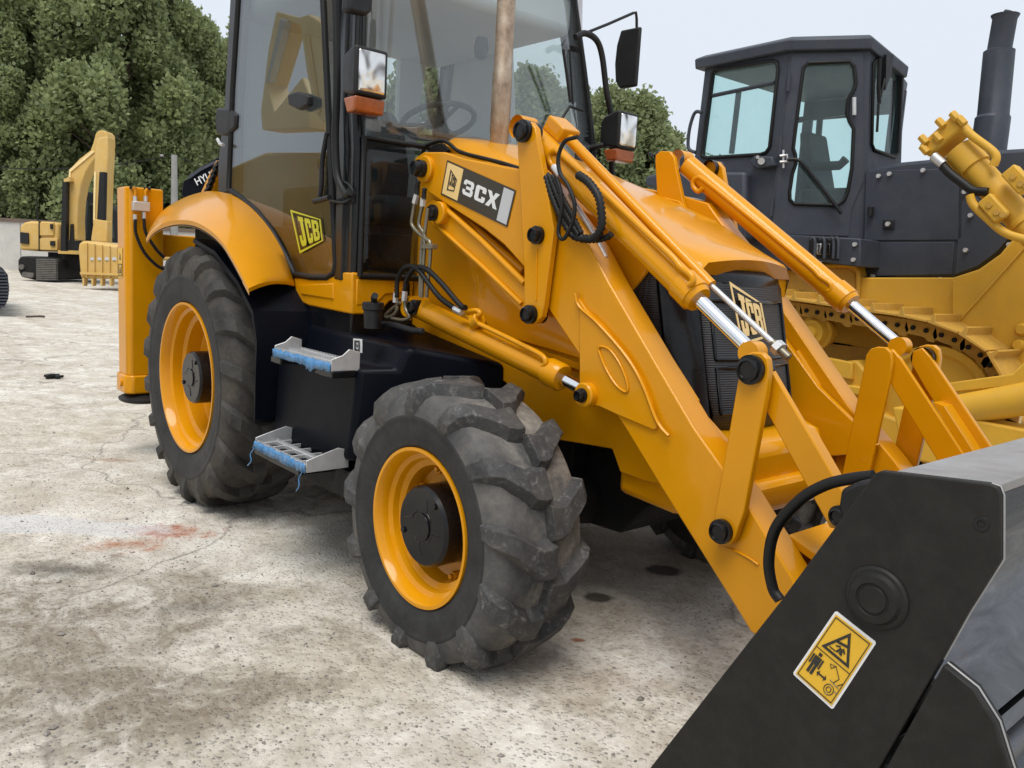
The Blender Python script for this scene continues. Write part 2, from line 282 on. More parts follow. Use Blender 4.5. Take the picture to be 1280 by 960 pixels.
# ------------------------------------------------------------------ mesh builder
class MB:
    def __init__(s): s.v = []; s.f = []
    def add(s, vs, fs):
        o = len(s.v); s.v += [tuple(p) for p in vs]; s.f += [tuple(i+o for i in f) for f in fs]
    def box(s, lo, hi):
        x0, y0, z0 = lo; x1, y1, z1 = hi
        s.add([(x0, y0, z0), (x1, y0, z0), (x1, y1, z0), (x0, y1, z0), (x0, y0, z1), (x1, y0, z1), (x1, y1, z1), (x0, y1, z1)],
              [(0, 3, 2, 1), (4, 5, 6, 7), (0, 1, 5, 4), (1, 2, 6, 5), (2, 3, 7, 6), (3, 0, 4, 7)])
    def obox(s, c, ax, ay, az, h):
        c = Vector(c); a = Vector(ax).normalized()*h[0]; b = Vector(ay).normalized()*h[1]; d = Vector(az).normalized()*h[2]
        s.add([c-a-b-d, c+a-b-d, c+a+b-d, c-a+b-d, c-a-b+d, c+a-b+d, c+a+b+d, c-a+b+d],
              [(0, 3, 2, 1), (4, 5, 6, 7), (0, 1, 5, 4), (1, 2, 6, 5), (2, 3, 7, 6), (3, 0, 4, 7)])
    def prism(s, pts, off):
        n = len(pts); off = Vector(off); a = [Vector(p) for p in pts]
        s.add(a+[p+off for p in a], [tuple(range(n)), tuple(range(2*n-1, n-1, -1))]+[(i, i+n, (i+1) % n+n, (i+1) % n) for i in range(n)])
    def loft(s, rings, close=True, caps=True):
        n = len(rings[0]); m = len(rings); vs = [p for r in rings for p in r]; fs = []
        for i in range(m-1):
            for j in range(n if close else n-1):
                k = (j+1) % n; fs.append((i*n+j, i*n+k, (i+1)*n+k, (i+1)*n+j))
        if caps and close: fs += [tuple(range(n-1, -1, -1)), tuple(range((m-1)*n, m*n))]
        s.add(vs, fs)
    def tube(s, path, r, seg=12, caps=True):
        P = [Vector(p) for p in path]; n = len(P); rs = r if isinstance(r, (list, tuple)) else [r]*n
        T = [(P[min(i+1, n-1)]-P[max(i-1, 0)]) for i in range(n)]
        for i in range(n):
            if T[i].length < 1e-7: T[i] = T[i-1] if i else P[-1]-P[0]
            T[i] = T[i].normalized()
        up = Vector((0, 0, 1)) if abs(T[0].z) < .9 else Vector((1, 0, 0))
        a = T[0].cross(up).normalized(); rings = []
        for i in range(n):
            a = (a-T[i]*a.dot(T[i])).normalized(); b = T[i].cross(a)
            rings.append([P[i]+(a*math.cos(2*math.pi*k/seg)+b*math.sin(2*math.pi*k/seg))*rs[i] for k in range(seg)])
        s.loft(rings, True, caps)
    def cyl(s, p0, p1, r, seg=24): s.tube([p0, p1], r, seg)
    def lathe(s, prof, c, axis='y', seg=48, close=False):
        """prof: list of (along, radius)"""
        c = Vector(c); rings = []
        for k in range(seg):
            t = 2*math.pi*k/seg
            if axis == 'y': rings.append([c+Vector((r*math.cos(t), a, r*math.sin(t))) for a, r in prof])
            elif axis == 'x': rings.append([c+Vector((a, r*math.cos(t), r*math.sin(t))) for a, r in prof])
            else: rings.append([c+Vector((r*math.cos(t), r*math.sin(t), a)) for a, r in prof])
        n = len(prof); vs = [p for r in rings for p in r]; fs = []
        for i in range(seg):
            j = (i+1) % seg
            for k in range(n if close else n-1):
                l = (k+1) % n; fs.append((i*n+k, i*n+l, j*n+l, j*n+k))
        s.add(vs, fs)
    def build(s, name, mat, parent=None, bevel=0, smooth=35, seg=2):
        me = bpy.data.meshes.new(name); me.from_pydata(s.v, [], s.f); me.validate()
        bm = bmesh.new(); bm.from_mesh(me); bmesh.ops.recalc_face_normals(bm, faces=bm.faces); bm.to_mesh(me); bm.free()
        if smooth: me.shade_smooth(); me.set_sharp_from_angle(angle=R(smooth))
        me.materials.append(M[mat] if isinstance(mat, str) else mat)
        o = bpy.data.objects.new(name, me); COL.objects.link(o)
        if parent is not None:
            o.parent = parent
            if parent.type == 'EMPTY': o.location = -parent.location
        if bevel:
            b = o.modifiers.new('bevel', 'BEVEL'); b.width = bevel; b.segments = seg; b.limit_method = 'ANGLE'; b.angle_limit = R(38)
        return o
def one(name, mat, parent, fn, **k):
    m = MB(); fn(m); return m.build(name, mat, parent, **k)
def thing(name, label, cat, loc=(0, 0, 0), group=None):
    o = bpy.data.objects.new(name, None); o.empty_display_size = .2; COL.objects.link(o); o.location = loc
    o['label'] = label; o['category'] = cat
    if group: o['group'] = group
    return o
def tag(o, label=None, cat=None, group=None, kind=None):
    if label: o['label'] = label
    if cat: o['category'] = cat
    if group: o['group'] = group
    if kind: o['kind'] = kind
    return o
def catmull(pts, n=8):
    P = [Vector(p) for p in pts]; P = [P[0]*2-P[1]]+P+[P[-1]*2-P[-2]]; out = []
    for i in range(1, len(P)-2):
        for k in range(n):
            t = k/n; a, b, c, d = P[i-1], P[i], P[i+1], P[i+2]
            out.append(.5*((2*b)+(c-a)*t+(2*a-5*b+4*c-d)*t*t+(-a+3*b-3*c+d)*t**3))
    out.append(P[-2]); return out
def resample(P, step):
    out = [P[0]]; acc = 0
    for a, b in zip(P, P[1:]):
        L = (b-a).length; t = step-acc
        while t <= L: out.append(a+(b-a)*(t/L)); t += step
        acc = (acc+L) % step
    return out
def hose(m, pts, r, ribbed=True, step=.007, seg=8):
    P = catmull(pts, 10)
    if ribbed:
        P = resample(P, step); m.tube(P, [r*(1.04 if i % 2 else .74) for i in range(len(P))], seg)
    else: m.tube(P, r, seg)
def arc_pts(c, r, a0, a1, n, plane='xz'):
    return [(c[0]+r*math.cos(a0+(a1-a0)*i/n), c[1], c[2]+r*math.sin(a0+(a1-a0)*i/n)) for i in range(n+1)]

# ------------------------------------------------------------------ lettering (flat print)
G = {'J': [[(.3, 1), (1, 1), (1, .84), (.86, .84), (.86, .12), (.74, 0), (.12, 0), (0, .12), (0, .36), (.32, .36), (.32, .18), (.5, .18), (.5, .84), (.3, .84)]],
     'C': [[(0, .12), (.12, 0), (.88, 0), (1, .12), (1, .38), (.66, .38), (.66, .2), (.36, .2), (.36, .8), (.66, .8), (.66, .62), (1, .62), (1, .88), (.88, 1), (.12, 1), (0, .88)]],
     'B': [[(0, 0), (.36, 0), (.36, 1), (0, 1)], [(.36, 0), (.88, 0), (1, .12), (1, .42), (.66, .42), (.66, .19), (.36, .19)], [(.36, .42), (1, .42), (.9, .5), (1, .58), (.36, .58)],
           [(.66, .58), (1, .58), (1, .88), (.88, 1), (.36, 1), (.36, .81), (.66, .81)]],
     '3': [[(0, .86), (.14, 1), (.86, 1), (1, .86), (1, .6), (.9, .5), (1, .4), (1, .14), (.86, 0), (.14, 0), (0, .14), (0, .34), (.27, .34), (.27, .22), (.72, .22), (.72, .4), (.3, .4), (.3, .6), (.72, .6), (.72, .78), (.27, .78), (.27, .66), (0, .66)]],
     'X': [[(0, 1), (.33, 1), (.5, .68), (.67, 1), (1, 1), (.68, .5), (1, 0), (.67, 0), (.5, .32), (.33, 0), (0, 0), (.32, .5)]]}
def xz(p): return (p.x, p.z)
def bil(q, u, v):     # q: bottom-left, bottom-right, top-right, top-left
    a, b, c, d = [Vector(p) for p in q]; return a*(1-u)*(1-v)+b*u*(1-v)+c*u*v+d*(1-u)*v
def quad_print(m, q, polys, nrm, h=.0008, lift=.001):
    n = Vector(nrm).normalized()
    for p in polys:
        pts = [bil(q, u, v)+n*lift for u, v in p]; m.prism(pts, n*h)
def place(ch, x0, y0, x1, y1): return [[(x0+u*(x1-x0), y0+v*(y1-y0)) for u, v in p] for p in G[ch]]
def ringp(outer, inner):      # closed frame split into quads
    n = len(outer); return [[outer[i], outer[(i+1) % n], inner[(i+1) % n], inner[i]] for i in range(n)]

# ================================================================== GROUND
gm = MB(); nx, ny = 60, 60
xs = [-260+520*i/nx for i in range(nx+1)]; ys = [-260+520*i/ny for i in range(ny+1)]
gm.add([(-400, -400, 0), (400, -400, 0), (400, 400, 0), (-400, 400, 0)], [(0, 1, 2, 3)])
tag(gm.build('ground', 'ground', smooth=0), kind='structure')

# ================================================================== BACKHOE LOADER
L = thing('backhoe_loader', 'yellow and black backhoe loader filling the front of the picture, bucket toward the right', 'backhoe loader', (0, 0, 0))
FW = (2.187, .470); RW = (0.0, .712)

def tyre(cx, cz, side, Rt, W, rim, nl, lh, parent, mat, latn=3):
    """side -1: near (outer face towards -Y); cy = centre plane"""
    s = side; yo = -1.06 if Rt < .6 else -1.12
    cyp = s*(abs(yo)-W*.5+.012); hw = W/2
    k = (Rt-rim)
    rc = Rt-lh
    prof = [(.80, rim-.012), (.90, rim+.004), (.925, rim+.012), (.925, rim+.018), (.96, rim+.035*k/.25), (.985, rim+.060*k/.25), (.998, rim+.085*k/.25), (1.0, rim+.100*k/.25), (1.012, rim+.106*k/.25), (1.014, rim+.113*k/.25), (.998, rim+.119*k/.25),
            (.965, rc-.058*k/.25), (.90, rc-.028*k/.25), (.80, rc-.010), (.55, rc-.003), (.25, rc), (0, rc+.001)]
    full = prof+[(-a, r) for a, r in prof[:-1][::-1]]
    ns = 11
    m = MB(); m.lathe([(a*hw, r) for a, r in full[ns-1:len(full)-ns+1]], (cx, cyp, cz), seg=72)
    sw = MB(); sw.lathe([(a*hw, r) for a, r in full[:ns]], (cx, cyp, cz), seg=72); sw.lathe([(a*hw, r) for a, r in full[len(full)-ns:]], (cx, cyp, cz), seg=72)
    sw.build('sidewall', 'rubber_side', parent, smooth=50)
    lug = MB()
    def surf(a):   # carcass radius and normal by |a| on the tread side
        A = abs(a)
        tab = [(0, rc+.001), (.25, rc), (.55, rc-.003), (.80, rc-.010), (.90, rc-.028*k/.25), (.965, rc-.058*k/.25), (.975, rc-.075*k/.25), (.99, rc-.10*k/.25), (1.0, rc-.125*k/.25)]
        for (a0, r0), (a1, r1) in zip(tab, tab[1:]):
            if A <= a1:
                r = r0+(r1-r0)*(A-a0)/(a1-a0); break
        else: r = tab[-1][1]
        return r
    P = [(.996, None, .125, .022, -.1, (1, .1)), (.988, None, .112, .026, .18, (1, .3)), (.965, None, .088, .031, .62, (.9, .5)), (.90, None, .060, .035, .92, (.55, .85)), (.77, None, .025, .038, 1.0, (.2, 1)), (.60, None, -.030, .041, 1, (.06, 1)),
         (.40, None, -.085, .044, 1, (0, 1)), (.30, None, -.120, .050, 1, (0, 1)), (.12, None, -.128, .056, 1, (0, 1)), (-.03, None, -.120, .058, 1, (0, 1))]
    sc_ = .50/rc
    if Rt > .6: P = [(a, b, d*1.30, hw_*1.02, h, n) for a, b, d, hw_, h, n in P]
    for sd in (-1, 1):
        for i in range(nl):
            th0 = 2*math.pi*(i+(.5 if sd > 0 else 0))/nl+.13
            rings = []
            for (a, _, dth, hwid, hf, (na, nr)) in P:
                r = surf(a); th = th0+dth*sc_; y = cyp+sd*a*hw
                jit = rng.uniform(-.002, .002)
                rad = Vector((math.cos(th), 0, math.sin(th))); tan = Vector((-math.sin(th), 0, math.cos(th)))
                n = (rad*nr+Vector((0, sd*na, 0))).normalized()
                c = Vector((cx, 0, cz))+rad*r+Vector((0, y, 0)); hh = lh*hf+jit
                w0 = hwid*1.18+.010; w1 = hwid*.90
                # slope direction along lug blended so that the flanks stay square to the path
                rings.append([c-n*.012-tan*w0, c-n*.012+tan*w0, c+n*hh+tan*w1, c+n*hh-tan*w1])
            lug.loft(rings, True, True)
    o = m.build('tyre', mat, parent, smooth=50)
    o2 = lug.build('tread_lugs', 'lug' if Rt < .6 else 'lug_rear', parent, bevel=.0022, smooth=28, seg=2)
    o2['kind'] = 'stuff'
    return o

def wheel(cx, cz, side, Rt, W, rim, nl, lh, mats, hub_r, hub_out, dish):
    s = side; yo = s*(1.06 if Rt < .6 else 1.12)
    m = MB()
    # rim: flange, stepped well, dished disc
    i = -s
    prof = [(0, rim), (0, rim-.012), (.012*i, rim-.020), (.05*i, rim-.028), (.060*i, rim-.045), (dish*.55*i, rim-.052), (dish*.62*i, rim-.075), (dish*i, rim-.085),
            ((dish+.015)*i, rim-.11), ((dish+.005)*i, hub_r+.03), ((dish+.02)*i, hub_r-.03), ((dish+.03)*i, .02)]
    m.lathe([(yo+a, r) for a, r in prof], (cx, 0, cz), seg=72)
    m.lathe([(yo, rim), (yo+.04*i, rim-.002), (yo+(W-.03)*i, rim-.002), (yo+(W-.02)*i, rim), (yo+(W-.03)*i, rim-.04), (yo+(W-.1)*i, rim-.05)], (cx, 0, cz), seg=48)
    wob = m.build('wheel', 'yellow', L, bevel=0, smooth=40)
    tyre(cx, cz, side, Rt, W, rim, nl, lh, wob, mats)
    h = MB(); y0 = s*hub_out
    h.lathe([(y0, 0.0), (y0, hub_r*.35), (y0, hub_r*.93), (y0+.012*i, hub_r), (y0+.10*i, hub_r), (y0+.18*i, hub_r*1.02), (yo+(dish+.05)*i, hub_r*1.04)], (cx, 0, cz), seg=48)
    h.build('hub', 'black', wob, smooth=35)
    e = MB()     # ribs and plugs cast in the hub face
    for k, a in enumerate((.5, 2.2, 3.9, 5.4)):
        path = [(cx+hub_r*.42*math.cos(a+t), y0-s*.001, cz+hub_r*.42*math.sin(a+t)) for t in (0, .2, .4, .6)]
        path.append((cx+hub_r*.72*math.cos(a+.85), y0-s*.001, cz+hub_r*.72*math.sin(a+.85)))
        e.tube(path, .0045, 6)
    for a in (.9, 3.5):
        c = Vector((cx+hub_r*.8*math.cos(a), y0, cz+hub_r*.8*math.sin(a))); e.cyl(c, c+Vector((0, s*.008, 0)), .012, 8)
    e.cyl((cx, y0, cz), (cx, y0+s*.006, cz), hub_r*.34, 20)
    e.build('hub_casting', 'black', wob, bevel=.002)
    nb = 8 if Rt < .6 else 8
    for k in range(nb):
        a = 2*math.pi*k/nb+.3; rr = (rim-.085+hub_r)/2+.02
        c = Vector((cx+rr*math.cos(a), yo+(dish+.002)*i, cz+rr*math.sin(a)))
        b = MB(); b.cyl(c, c+Vector((0, s*.02, 0)), .018, 6); b.cyl(c+Vector((0, s*.02, 0)), c+Vector((0, s*.035, 0)), .010, 10)
        if k % 2 == 0 or Rt < .6: b.build('wheel_nut', 'yellow', wob, bevel=.002)
    return wob
for s in (-1, 1):
    wheel(FW[0], FW[1], s, .5358, .395, .291, 13, .040, 'rubber_front', .150, 1.035, .15)
    wheel(RW[0], RW[1], s, .7217, .46, .413, 18, .038, 'rubber_rear', .145, 1.085, .20)

# ---- chassis, axles
def chassis(m):
    m.box((-1.1, -.42, .42), (1.9, .42, .95)); m.box((.9, -.40, .95), (1.25, .40, 1.3))
one('chassis', 'undercarriage', L, chassis, bevel=.02)
def fax(m):
    m.tube([(2.187, -.92, .47), (2.187, -.60, .47), (2.187, -.45, .47), (2.187, 0, .48), (2.187, .45, .47), (2.187, .60, .47), (2.187, .92, .47)], [.10, .11, .085, .16, .085, .11, .10], 20)
    m.prism([(2.0, -.22, .72), (2.05, -.22, .45), (2.2, -.22, .36), (2.42, -.22, .37), (2.6, -.22, .55), (2.7, -.22, .74)], (0, .44, 0))
    m.tube([(2.02, -.62, .52), (2.02, .62, .52)], .025, 12); m.box((1.6, -.3, .45), (2.2, .3, .8))
one('front_axle', 'undercarriage', L, fax, bevel=.012)
def rax(m):
    m.tube([(0, -.95, .712), (0, -.5, .712), (0, -.3, .712), (0, .3, .712), (0, .5, .712), (0, .95, .712)], [.16, .14, .22, .22, .14, .16], 24)
one('rear_axle', 'undercarriage', L, rax)
def wheel_blob(m):      # black inner mudguard in front of the rear wheel
    pts = [at(312, 364, Y=-1.0), at(378, 362, Y=-.78), at(378, 400, Y=-.80), at(378, 450, Y=-.84), at(345, 444, Y=-1.0)]
    a = [(-.05, -.70, 1.46)]
    rows = []
    for t, (X, Z) in enumerate([(.0, 1.47), (.3, 1.41), (.60, 1.27), (.78, 1.14), (.83, 1.0), (.82, .8), (.82, .62)]):
        rows.append([(X, -1.07, Z), (X+.012, -.80, Z), (X+.012, -.45, Z), (X-.01, -.45, Z-.02), (X-.015, -1.07, Z-.02)])
    m.loft(rows)
one('inner_mudguard', 'navy', L, wheel_blob, smooth=25)
one('inner_mudguard', 'navy', L, lambda m: m.loft([[(X, 1.085, Z), (X+.012, .75, Z+.01), (X+.012, .45, Z), (X-.01, .45, Z-.02), (X-.015, 1.085, Z-.02)] for X, Z in [(-.45, 1.49), (-.1, 1.53), (.3, 1.47), (.62, 1.33), (.80, 1.20), (.86, 1.0), (.84, .62)]]), smooth=60)

# ---- side box with ledge, and its mirror
def side_box(s):
    p0 = (1.6, -1.0, 0); nrm = (.55, -.30, 0)
    F = [atp(x, y, p0, nrm) for x, y in ((436, 576), (449, 461), (497, 461), (506, 441), (514, 434), (632, 455), (632, 500), (560, 590))]
    Bk = []
    bx = .86
    zs = [.50, .925, .925, .99, 1.075, 1.17, .95, .45]
    for p, z in zip(F, zs): Bk.append(Vector((bx if p.y < -.9 else bx-.05, p.y, z)))
    Bk[4].x = .74
    def fl(P): return [Vector((p.x, -p.y*s, p.z)) if s > 0 else p for p in P]
    one('side_tank', 'navy', L, lambda m: m.loft([fl(Bk), fl(F)]), bevel=.022, seg=3)
side_box(-1); side_box(1)
def bottom(m):
    m.box((.75, -.98, .40), (1.62, -.6, .52))
one('tank_guard', 'undercarriage', L, bottom, bevel=.01)

# ---- steps
def step(z, x0, x1, y0, y1, film_drop):
    st = one('step_plate', 'steel', L, lambda m: (m.box((x0, y0, z), (x1, y0+.012, z+.028)), m.box((x0, y1-.012, z), (x1, y1, z+.028)),
             m.box((x0, (y0+y1)/2-.006, z+.005), (x1, (y0+y1)/2+.006, z+.024)), m.box((x0, y0+.012, z+.003), (x0+.012, y1-.012, z+.02)), m.box((x1-.012, y0+.012, z+.003), (x1, y1-.012, z+.02)),
             *[m.box((x0+(x1-x0)*k/5-.004, y0+.012, z+.004), (x0+(x1-x0)*k/5+.004, y1-.012, z+.021)) for k in range(1, 5)]), bevel=.002)
    for xx in (x0-.004, x1-.002):
        m = MB(); m.prism([(xx, y0, z-.005), (xx, y1, z-.005), (xx, y1, z+.07), (xx, y1-.05, z+.085), (xx, y0+.05, z+.06), (xx, y0, z+.045)], (.006, 0, 0))
        m.build('end_plate', 'steel', st, bevel=.002)
    t = MB()
    for row in (y0+.006, (y0+y1)/2, y1-.006):
        n = int((x1-x0)/.014)
        for k in range(n):
            x = x0+.01+(x1-x0-.02)*k/(n-1); t.tube([(x, row, z+.02), (x, row, z+.037)], [.0052, .002], 5)
    o = t.build('grip_teeth', 'steel', st); o['kind'] = 'stuff'
    f = MB(); n = 40; top = []; bot = []
    for k in range(n+1):
        x = x0-.006+(x1-x0+.012)*k/n; j = rng.uniform(-.004, .004)
        top.append((x, y0-.006+j, z+.032+rng.uniform(-.004, .004))); bot.append((x, y0-.010-j, z-.012+rng.uniform(-.004, .003)+.008-film_drop*math.exp(-((k-27)/2.5)**2)*(1+.5*math.sin(k*2.1))))
    vs = top+bot; f.add(vs, [(k, k+1, n+2+k, n+1+k) for k in range(n)])
    fo = f.build('blue_film', 'blue_film', st, smooth=20); so_ = fo.modifiers.new('thick', 'SOLIDIFY'); so_.thickness = .002
    return st
for lo_, hi_ in (((1.05, -1.10, .93), (1.15, -.98, .960)), ((1.45, -1.09, .93), (1.60, -.98, .960)), ((1.0, -1.15, .50), (1.45, -.9, .543))): one('step_bracket', 'black', L, lambda m: m.box(lo_, hi_), bevel=.005)
US = step(.962, 1.07, 1.59, -1.09, -.96, .020)
LS = step(.545, 1.06, 1.55, -1.17, -.975, .004)
# ribbons of film hanging off the lower step
def ribbons(m):
    for x, dx in ((1.07, -.03), (1.54, -.02)):
        m.tube(catmull([(x, -1.18, .545), (x+dx, -1.185, .51), (x+dx*.3, -1.19, .485), (x+dx*1.6, -1.19, .455)], 5), .0025, 5)
one('film_shred', 'blue_film', L, ribbons)
def lab(m):
    q = pl([(442, 440), (453, 441), (453, 424), (442, 423)], Y=-.88)
    m.prism(q, (0, -.002, 0))
# warning plate on the riser
one('warning_plate', 'white', L, lab)
def lab2(m):
    q = [p+Vector((0, -.004, 0)) for p in pl([(442, 440), (453, 441), (453, 424), (442, 423)], Y=-.88)]
    quad_print(m, q, [[(.2, .12), (.35, .12), (.35, .88), (.2, .88)], [(.35, .75), (.8, .75), (.8, .88), (.35, .88)], [(.35, .12), (.8, .12), (.8, .24), (.35, .24)], [(.68, .24), (.8, .24), (.8, .75), (.68, .75)], [(.45, .4), (.58, .4), (.58, .6), (.45, .6)]], (0, -1, 0))
one('warning_print', 'blackprint', L, lab2)

# ---- rear fender
def fender(s, nm='fender'):
    O = [(183, 300), (190, 290), (202, 282), (222, 277), (243, 279), (262, 289), (277, 303), (288, 320), (300, 342), (311, 363)]
    outer = [at(x, y, Y=-1.12) for x, y in O]
    I = [(195, 279), (208, 262), (226, 251), (245, 244), (265, 241), (290, 246), (314, 262), (336, 287), (354, 318), (368, 356)]
    inner = [at(x, y, Y=-.80) for x, y in I]
    outer = catmull(outer, 4); inner = catmull(inner, 4)
    rings = []
    for a, b in zip(outer, inner):
        d = b-a
        ring = [a+Vector((0, .0, -.006)), a+Vector((0, -.002, .008)), a+d*.05+Vector((0, 0, .014))]
        for t in (.2, .4, .6, .8): ring.append(a+d*t+Vector((0, 0, .022*math.sin(math.pi*t)+.012)))
        ring.append(b+Vector((0, 0, .01)))
        inn = [p+Vector((-.004, .004, -.018)) for p in ring[::-1]]
        rings.append([Vector((p.x, p.y*(-s), p.z)) for p in ring+inn])
    one(nm, 'yellow', L, lambda m: m.loft(rings), smooth=50)
    lin = [[Vector((p.x, p.y, p.z-.004)) for p in r[8:15]]+[Vector((p.x, p.y, p.z-.012)) for p in r[8:15][::-1]] for r in rings[:-3]]
    one('fender_lining', 'undercarriage', L, lambda m: m.loft(lin), smooth=50)
fender(-1); fender(1)
def arch(s):
    P = [(-.90, 1.05), (-.90, 1.62), (-.72, 1.72), (-.23, 1.71), (.07, 1.62), (.33, 1.50), (.48, 1.40), (.60, 1.27), (.60, 1.05)]
    one('wheel_arch', 'undercarriage', L, lambda m: m.prism([(x, s*.74, z) for x, z in P], (0, -s*.02, 0)))
arch(-1); arch(1)

# ---- cab
CABY = .78
def wx(z): return 1.2 if z < 1.9 else 1.2-.10*((z-1.9)/.65)**1.2
def wy(z): return .78 if z < 2.1 else .78-.045*((z-2.1)/.45)
def sill(m):
    side = pl([(367, 347), (371, 375), (385, 382), (440, 393), (440, 340), (421, 345)], Y=-.79)
    m.prism(side, (0, .10, 0))
    fr = pl([(440, 341), (440, 393), (451, 392), (478, 388), (487, 377), (506, 374), (512, 345)], X=1.215)
    m.prism(fr, (-.10, 0, 0))
one('cab_sill', 'yellow', L, sill, bevel=.008)
def sill_rec(m):
    q = pl([(373, 356), (376, 368), (416, 374), (416, 354)], Y=-.797)
    m.prism(q, (0, .01, 0))
    q = pl([(446, 349), (446, 382), (472, 378), (482, 368), (505, 366), (506, 352)], X=1.222); m.prism(q, (-.01, 0, 0))
one('sill_panel', 'yellow', L, sill_rec, bevel=.006)
one('cab_base', 'black', L, lambda m: (m.box((-.2, -.775, 1.02), (1.19, .775, 1.30)), m.box((-.35, -.72, 1.30), (.6, .72, 1.56))), bevel=.01)
# near A pillar with door post ridges
def a_pillar(m, s):
    zs = [1.31, 1.6, 1.9, 2.1, 2.3, 2.55, 3.0]
    rings = []
    for z in zs:
        X = wx(z); Y = wy(z); b = .99-(.10+.0)*max(0, (z-1.33))/1.25
        b = X-.155
        rings.append([(b, s*(Y+.012), z), (X-.075, s*(Y+.018), z), (X-.055, s*(Y+.002), z), (X-.01, s*(Y+.006), z), (X+.006, s*(Y-.012), z), (X+.004, s*(Y-.045), z), (X-.05, s*(Y-.06), z), (b, s*(Y-.03), z)])
    m.loft(rings)
for s in (-1, 1):
    one('cab_pillar', 'black', L, lambda m: a_pillar(m, s), bevel=.006, smooth=30)
def cab_roof(m):
    rings = []
    for z, e in ((2.99, 0.0), (3.02, .03), (3.12, .03), (3.16, -.03)):
        rings.append([(-.35-e, -.70-e, z), (1.05+e, -.70-e, z), (1.05+e, .70+e, z), (-.35-e, .70+e, z)])
    m.loft(rings)
roof = one('cab_roof', 'yellow', L, cab_roof, bevel=.03, seg=3)
one('head_liner', 'liner', roof, lambda m: m.loft([[(-.33, -.69, z), (1.02, -.69, z), (1.02, .69, z), (-.33, .69, z)] for z in (2.72, 2.988)]), bevel=.05, seg=4)
# near door: pane, seal frame, handle, latch
DO = [(301, -90), (298, 0), (291, 110), (286, 236), (300, 246), (322, 265), (342, 292), (357, 320), (368, 343), (390, 347), (410, 347), (418, 341), (420, 330), (413, 190), (404, 0), (398, -100)]
def door_pts(y=-.785): return [at(a, b, Y=y) for a, b in DO]
dfr = MB(); pth = [door_pts()[i] for i in range(len(DO))]
dense = []
for a, b in zip(pth, pth[1:]+pth[:1]):
    for k in range(4): dense.append(a+(b-a)*k/4)
dense.append(dense[0]); dfr.tube(dense, .016, 8)
door = dfr.build('door', 'gasket', L, smooth=50)
def panes(m): m.prism(pth, (0, .006, 0))
one('door_pane', 'door_glass', door, panes, smooth=0)
def rear_post(m):
    P = pl([(296, -90), (287, 0), (280, 130), (272, 205), (272, 245), (290, 240), (291, 130), (299, 0), (308, -90)], Y=-.77); m.prism(P, (0, .07, 0))
one('rear_pillar', 'black', L, rear_post, bevel=.012)
one('rear_pillar', 'black', L, lambda m: m.prism([Vector((p.x, .70, p.z)) for p in pl([(296, -90), (287, 0), (280, 130), (272, 205), (272, 245), (290, 240), (291, 130), (299, 0), (308, -90)], Y=-.77)], (0, .07, 0)), bevel=.012)
def grab(m):       # long grab rail on the pillar
    P = pl([(417, -50), (420, 20), (421, 110), (419, 170), (421, 215), (427, 234), (434, 243), (438, 240)], Y=-.84); m.tube(catmull(P, 6), .017, 12)
one('grab_rail', 'gasket', door, grab, smooth=60)
def latch(m):
    P = pl([(409, 166), (403, 200), (402, 228), (400, 246)], Y=-.80); m.tube(catmull(P, 5), .012, 10)
    P = pl([(393, 252), (412, 247)], Y=-.83); m.tube(P, .013, 12)
    P = pl([(410, 250), (428, 253), (439, 247), (440, 236), (432, 228), (424, 226)], Y=-.83); m.tube(catmull(P, 6), .0055, 8)
one('door_latch', 'plastic', door, latch, smooth=50)
one('door_lock', 'plastic', door, lambda m: m.prism(pl([(359, 118), (371, 114), (384, 119), (384, 131), (372, 137), (360, 131)], Y=-.825), (0, .035, 0)), bevel=.008)
def rear_light_box(m):
    P = pl([(270, 134), (285, 135), (294, 142), (293, 160), (283, 169), (270, 168), (268, 150)], Y=-.80); m.prism(P, (0, .05, 0))
one('side_lamp', 'plastic', L, rear_light_box, bevel=.014)
one('lamp_plug', 'steel', L, lambda m: m.tube(pl([(272, 174), (275, 180), (279, 181)], Y=-.82), .010, 8))
# JCB transfer on the near door pane
q = [at(a, b, Y=-.792) for a, b in ((374, 317), (403, 299), (402, 273), (364, 262))]
q2 = [at(a, b, Y=-.792) for a, b in ((375, 317), (404, 301), (401, 274), (363, 262))]
def dframe(q, grow=.0, inn=.10):
    outer = [(0, 0), (1, 0), (1, 1), (0, 1)]; inner = [(inn, inn), (1-inn, inn), (1-inn, 1-inn), (inn, 1-inn)]
    return ringp(outer, inner)
one('door_transfer', 'limeprint', door, lambda m: quad_print(m, q2, dframe(q2, inn=.05)+place('J', .14, .12, .40, .88)+place('C', .44, .12, .64, .88)+place('B', .68, .12, .90, .88), (0, -1, 0)))
# hood-side and windscreen panes
def wind(m, z0, z1, s0, s1, n=8, inset=.05, thick=-.006):
    rings = []
    for i in range(n+1):
        z = z0+(z1-z0)*i/n; X = wx(z); Y = wy(z)-inset; row = []
        for j in range(9):
            y = s0*Y+(s1-s0)*Y*j/8; row.append(Vector((X+.05*(1-(y/.78)**2)*.5, y, z)))
        rings.append(row)
    vs = [p for r in rings for p in r]; m.add(vs, [(i*9+j, i*9+j+1, (i+1)*9+j+1, (i+1)*9+j) for i in range(n) for j in range(8)])
ws = one('windscreen', 'cab_glass', L, lambda m: wind(m, 1.955, 2.985, -1, 1, inset=.03), smooth=60)
ws.modifiers.new('thick', 'SOLIDIFY').thickness = .005
lw = one('lower_windscreen', 'dark_glass', L, lambda m: wind(m, 1.345, 1.945, -1, -.42, inset=.03), smooth=60)
lw.modifiers.new('thick', 'SOLIDIFY').thickness = .005
lw = one('lower_windscreen', 'dark_glass', L, lambda m: wind(m, 1.345, 1.945, .42, 1, inset=.03), smooth=60)
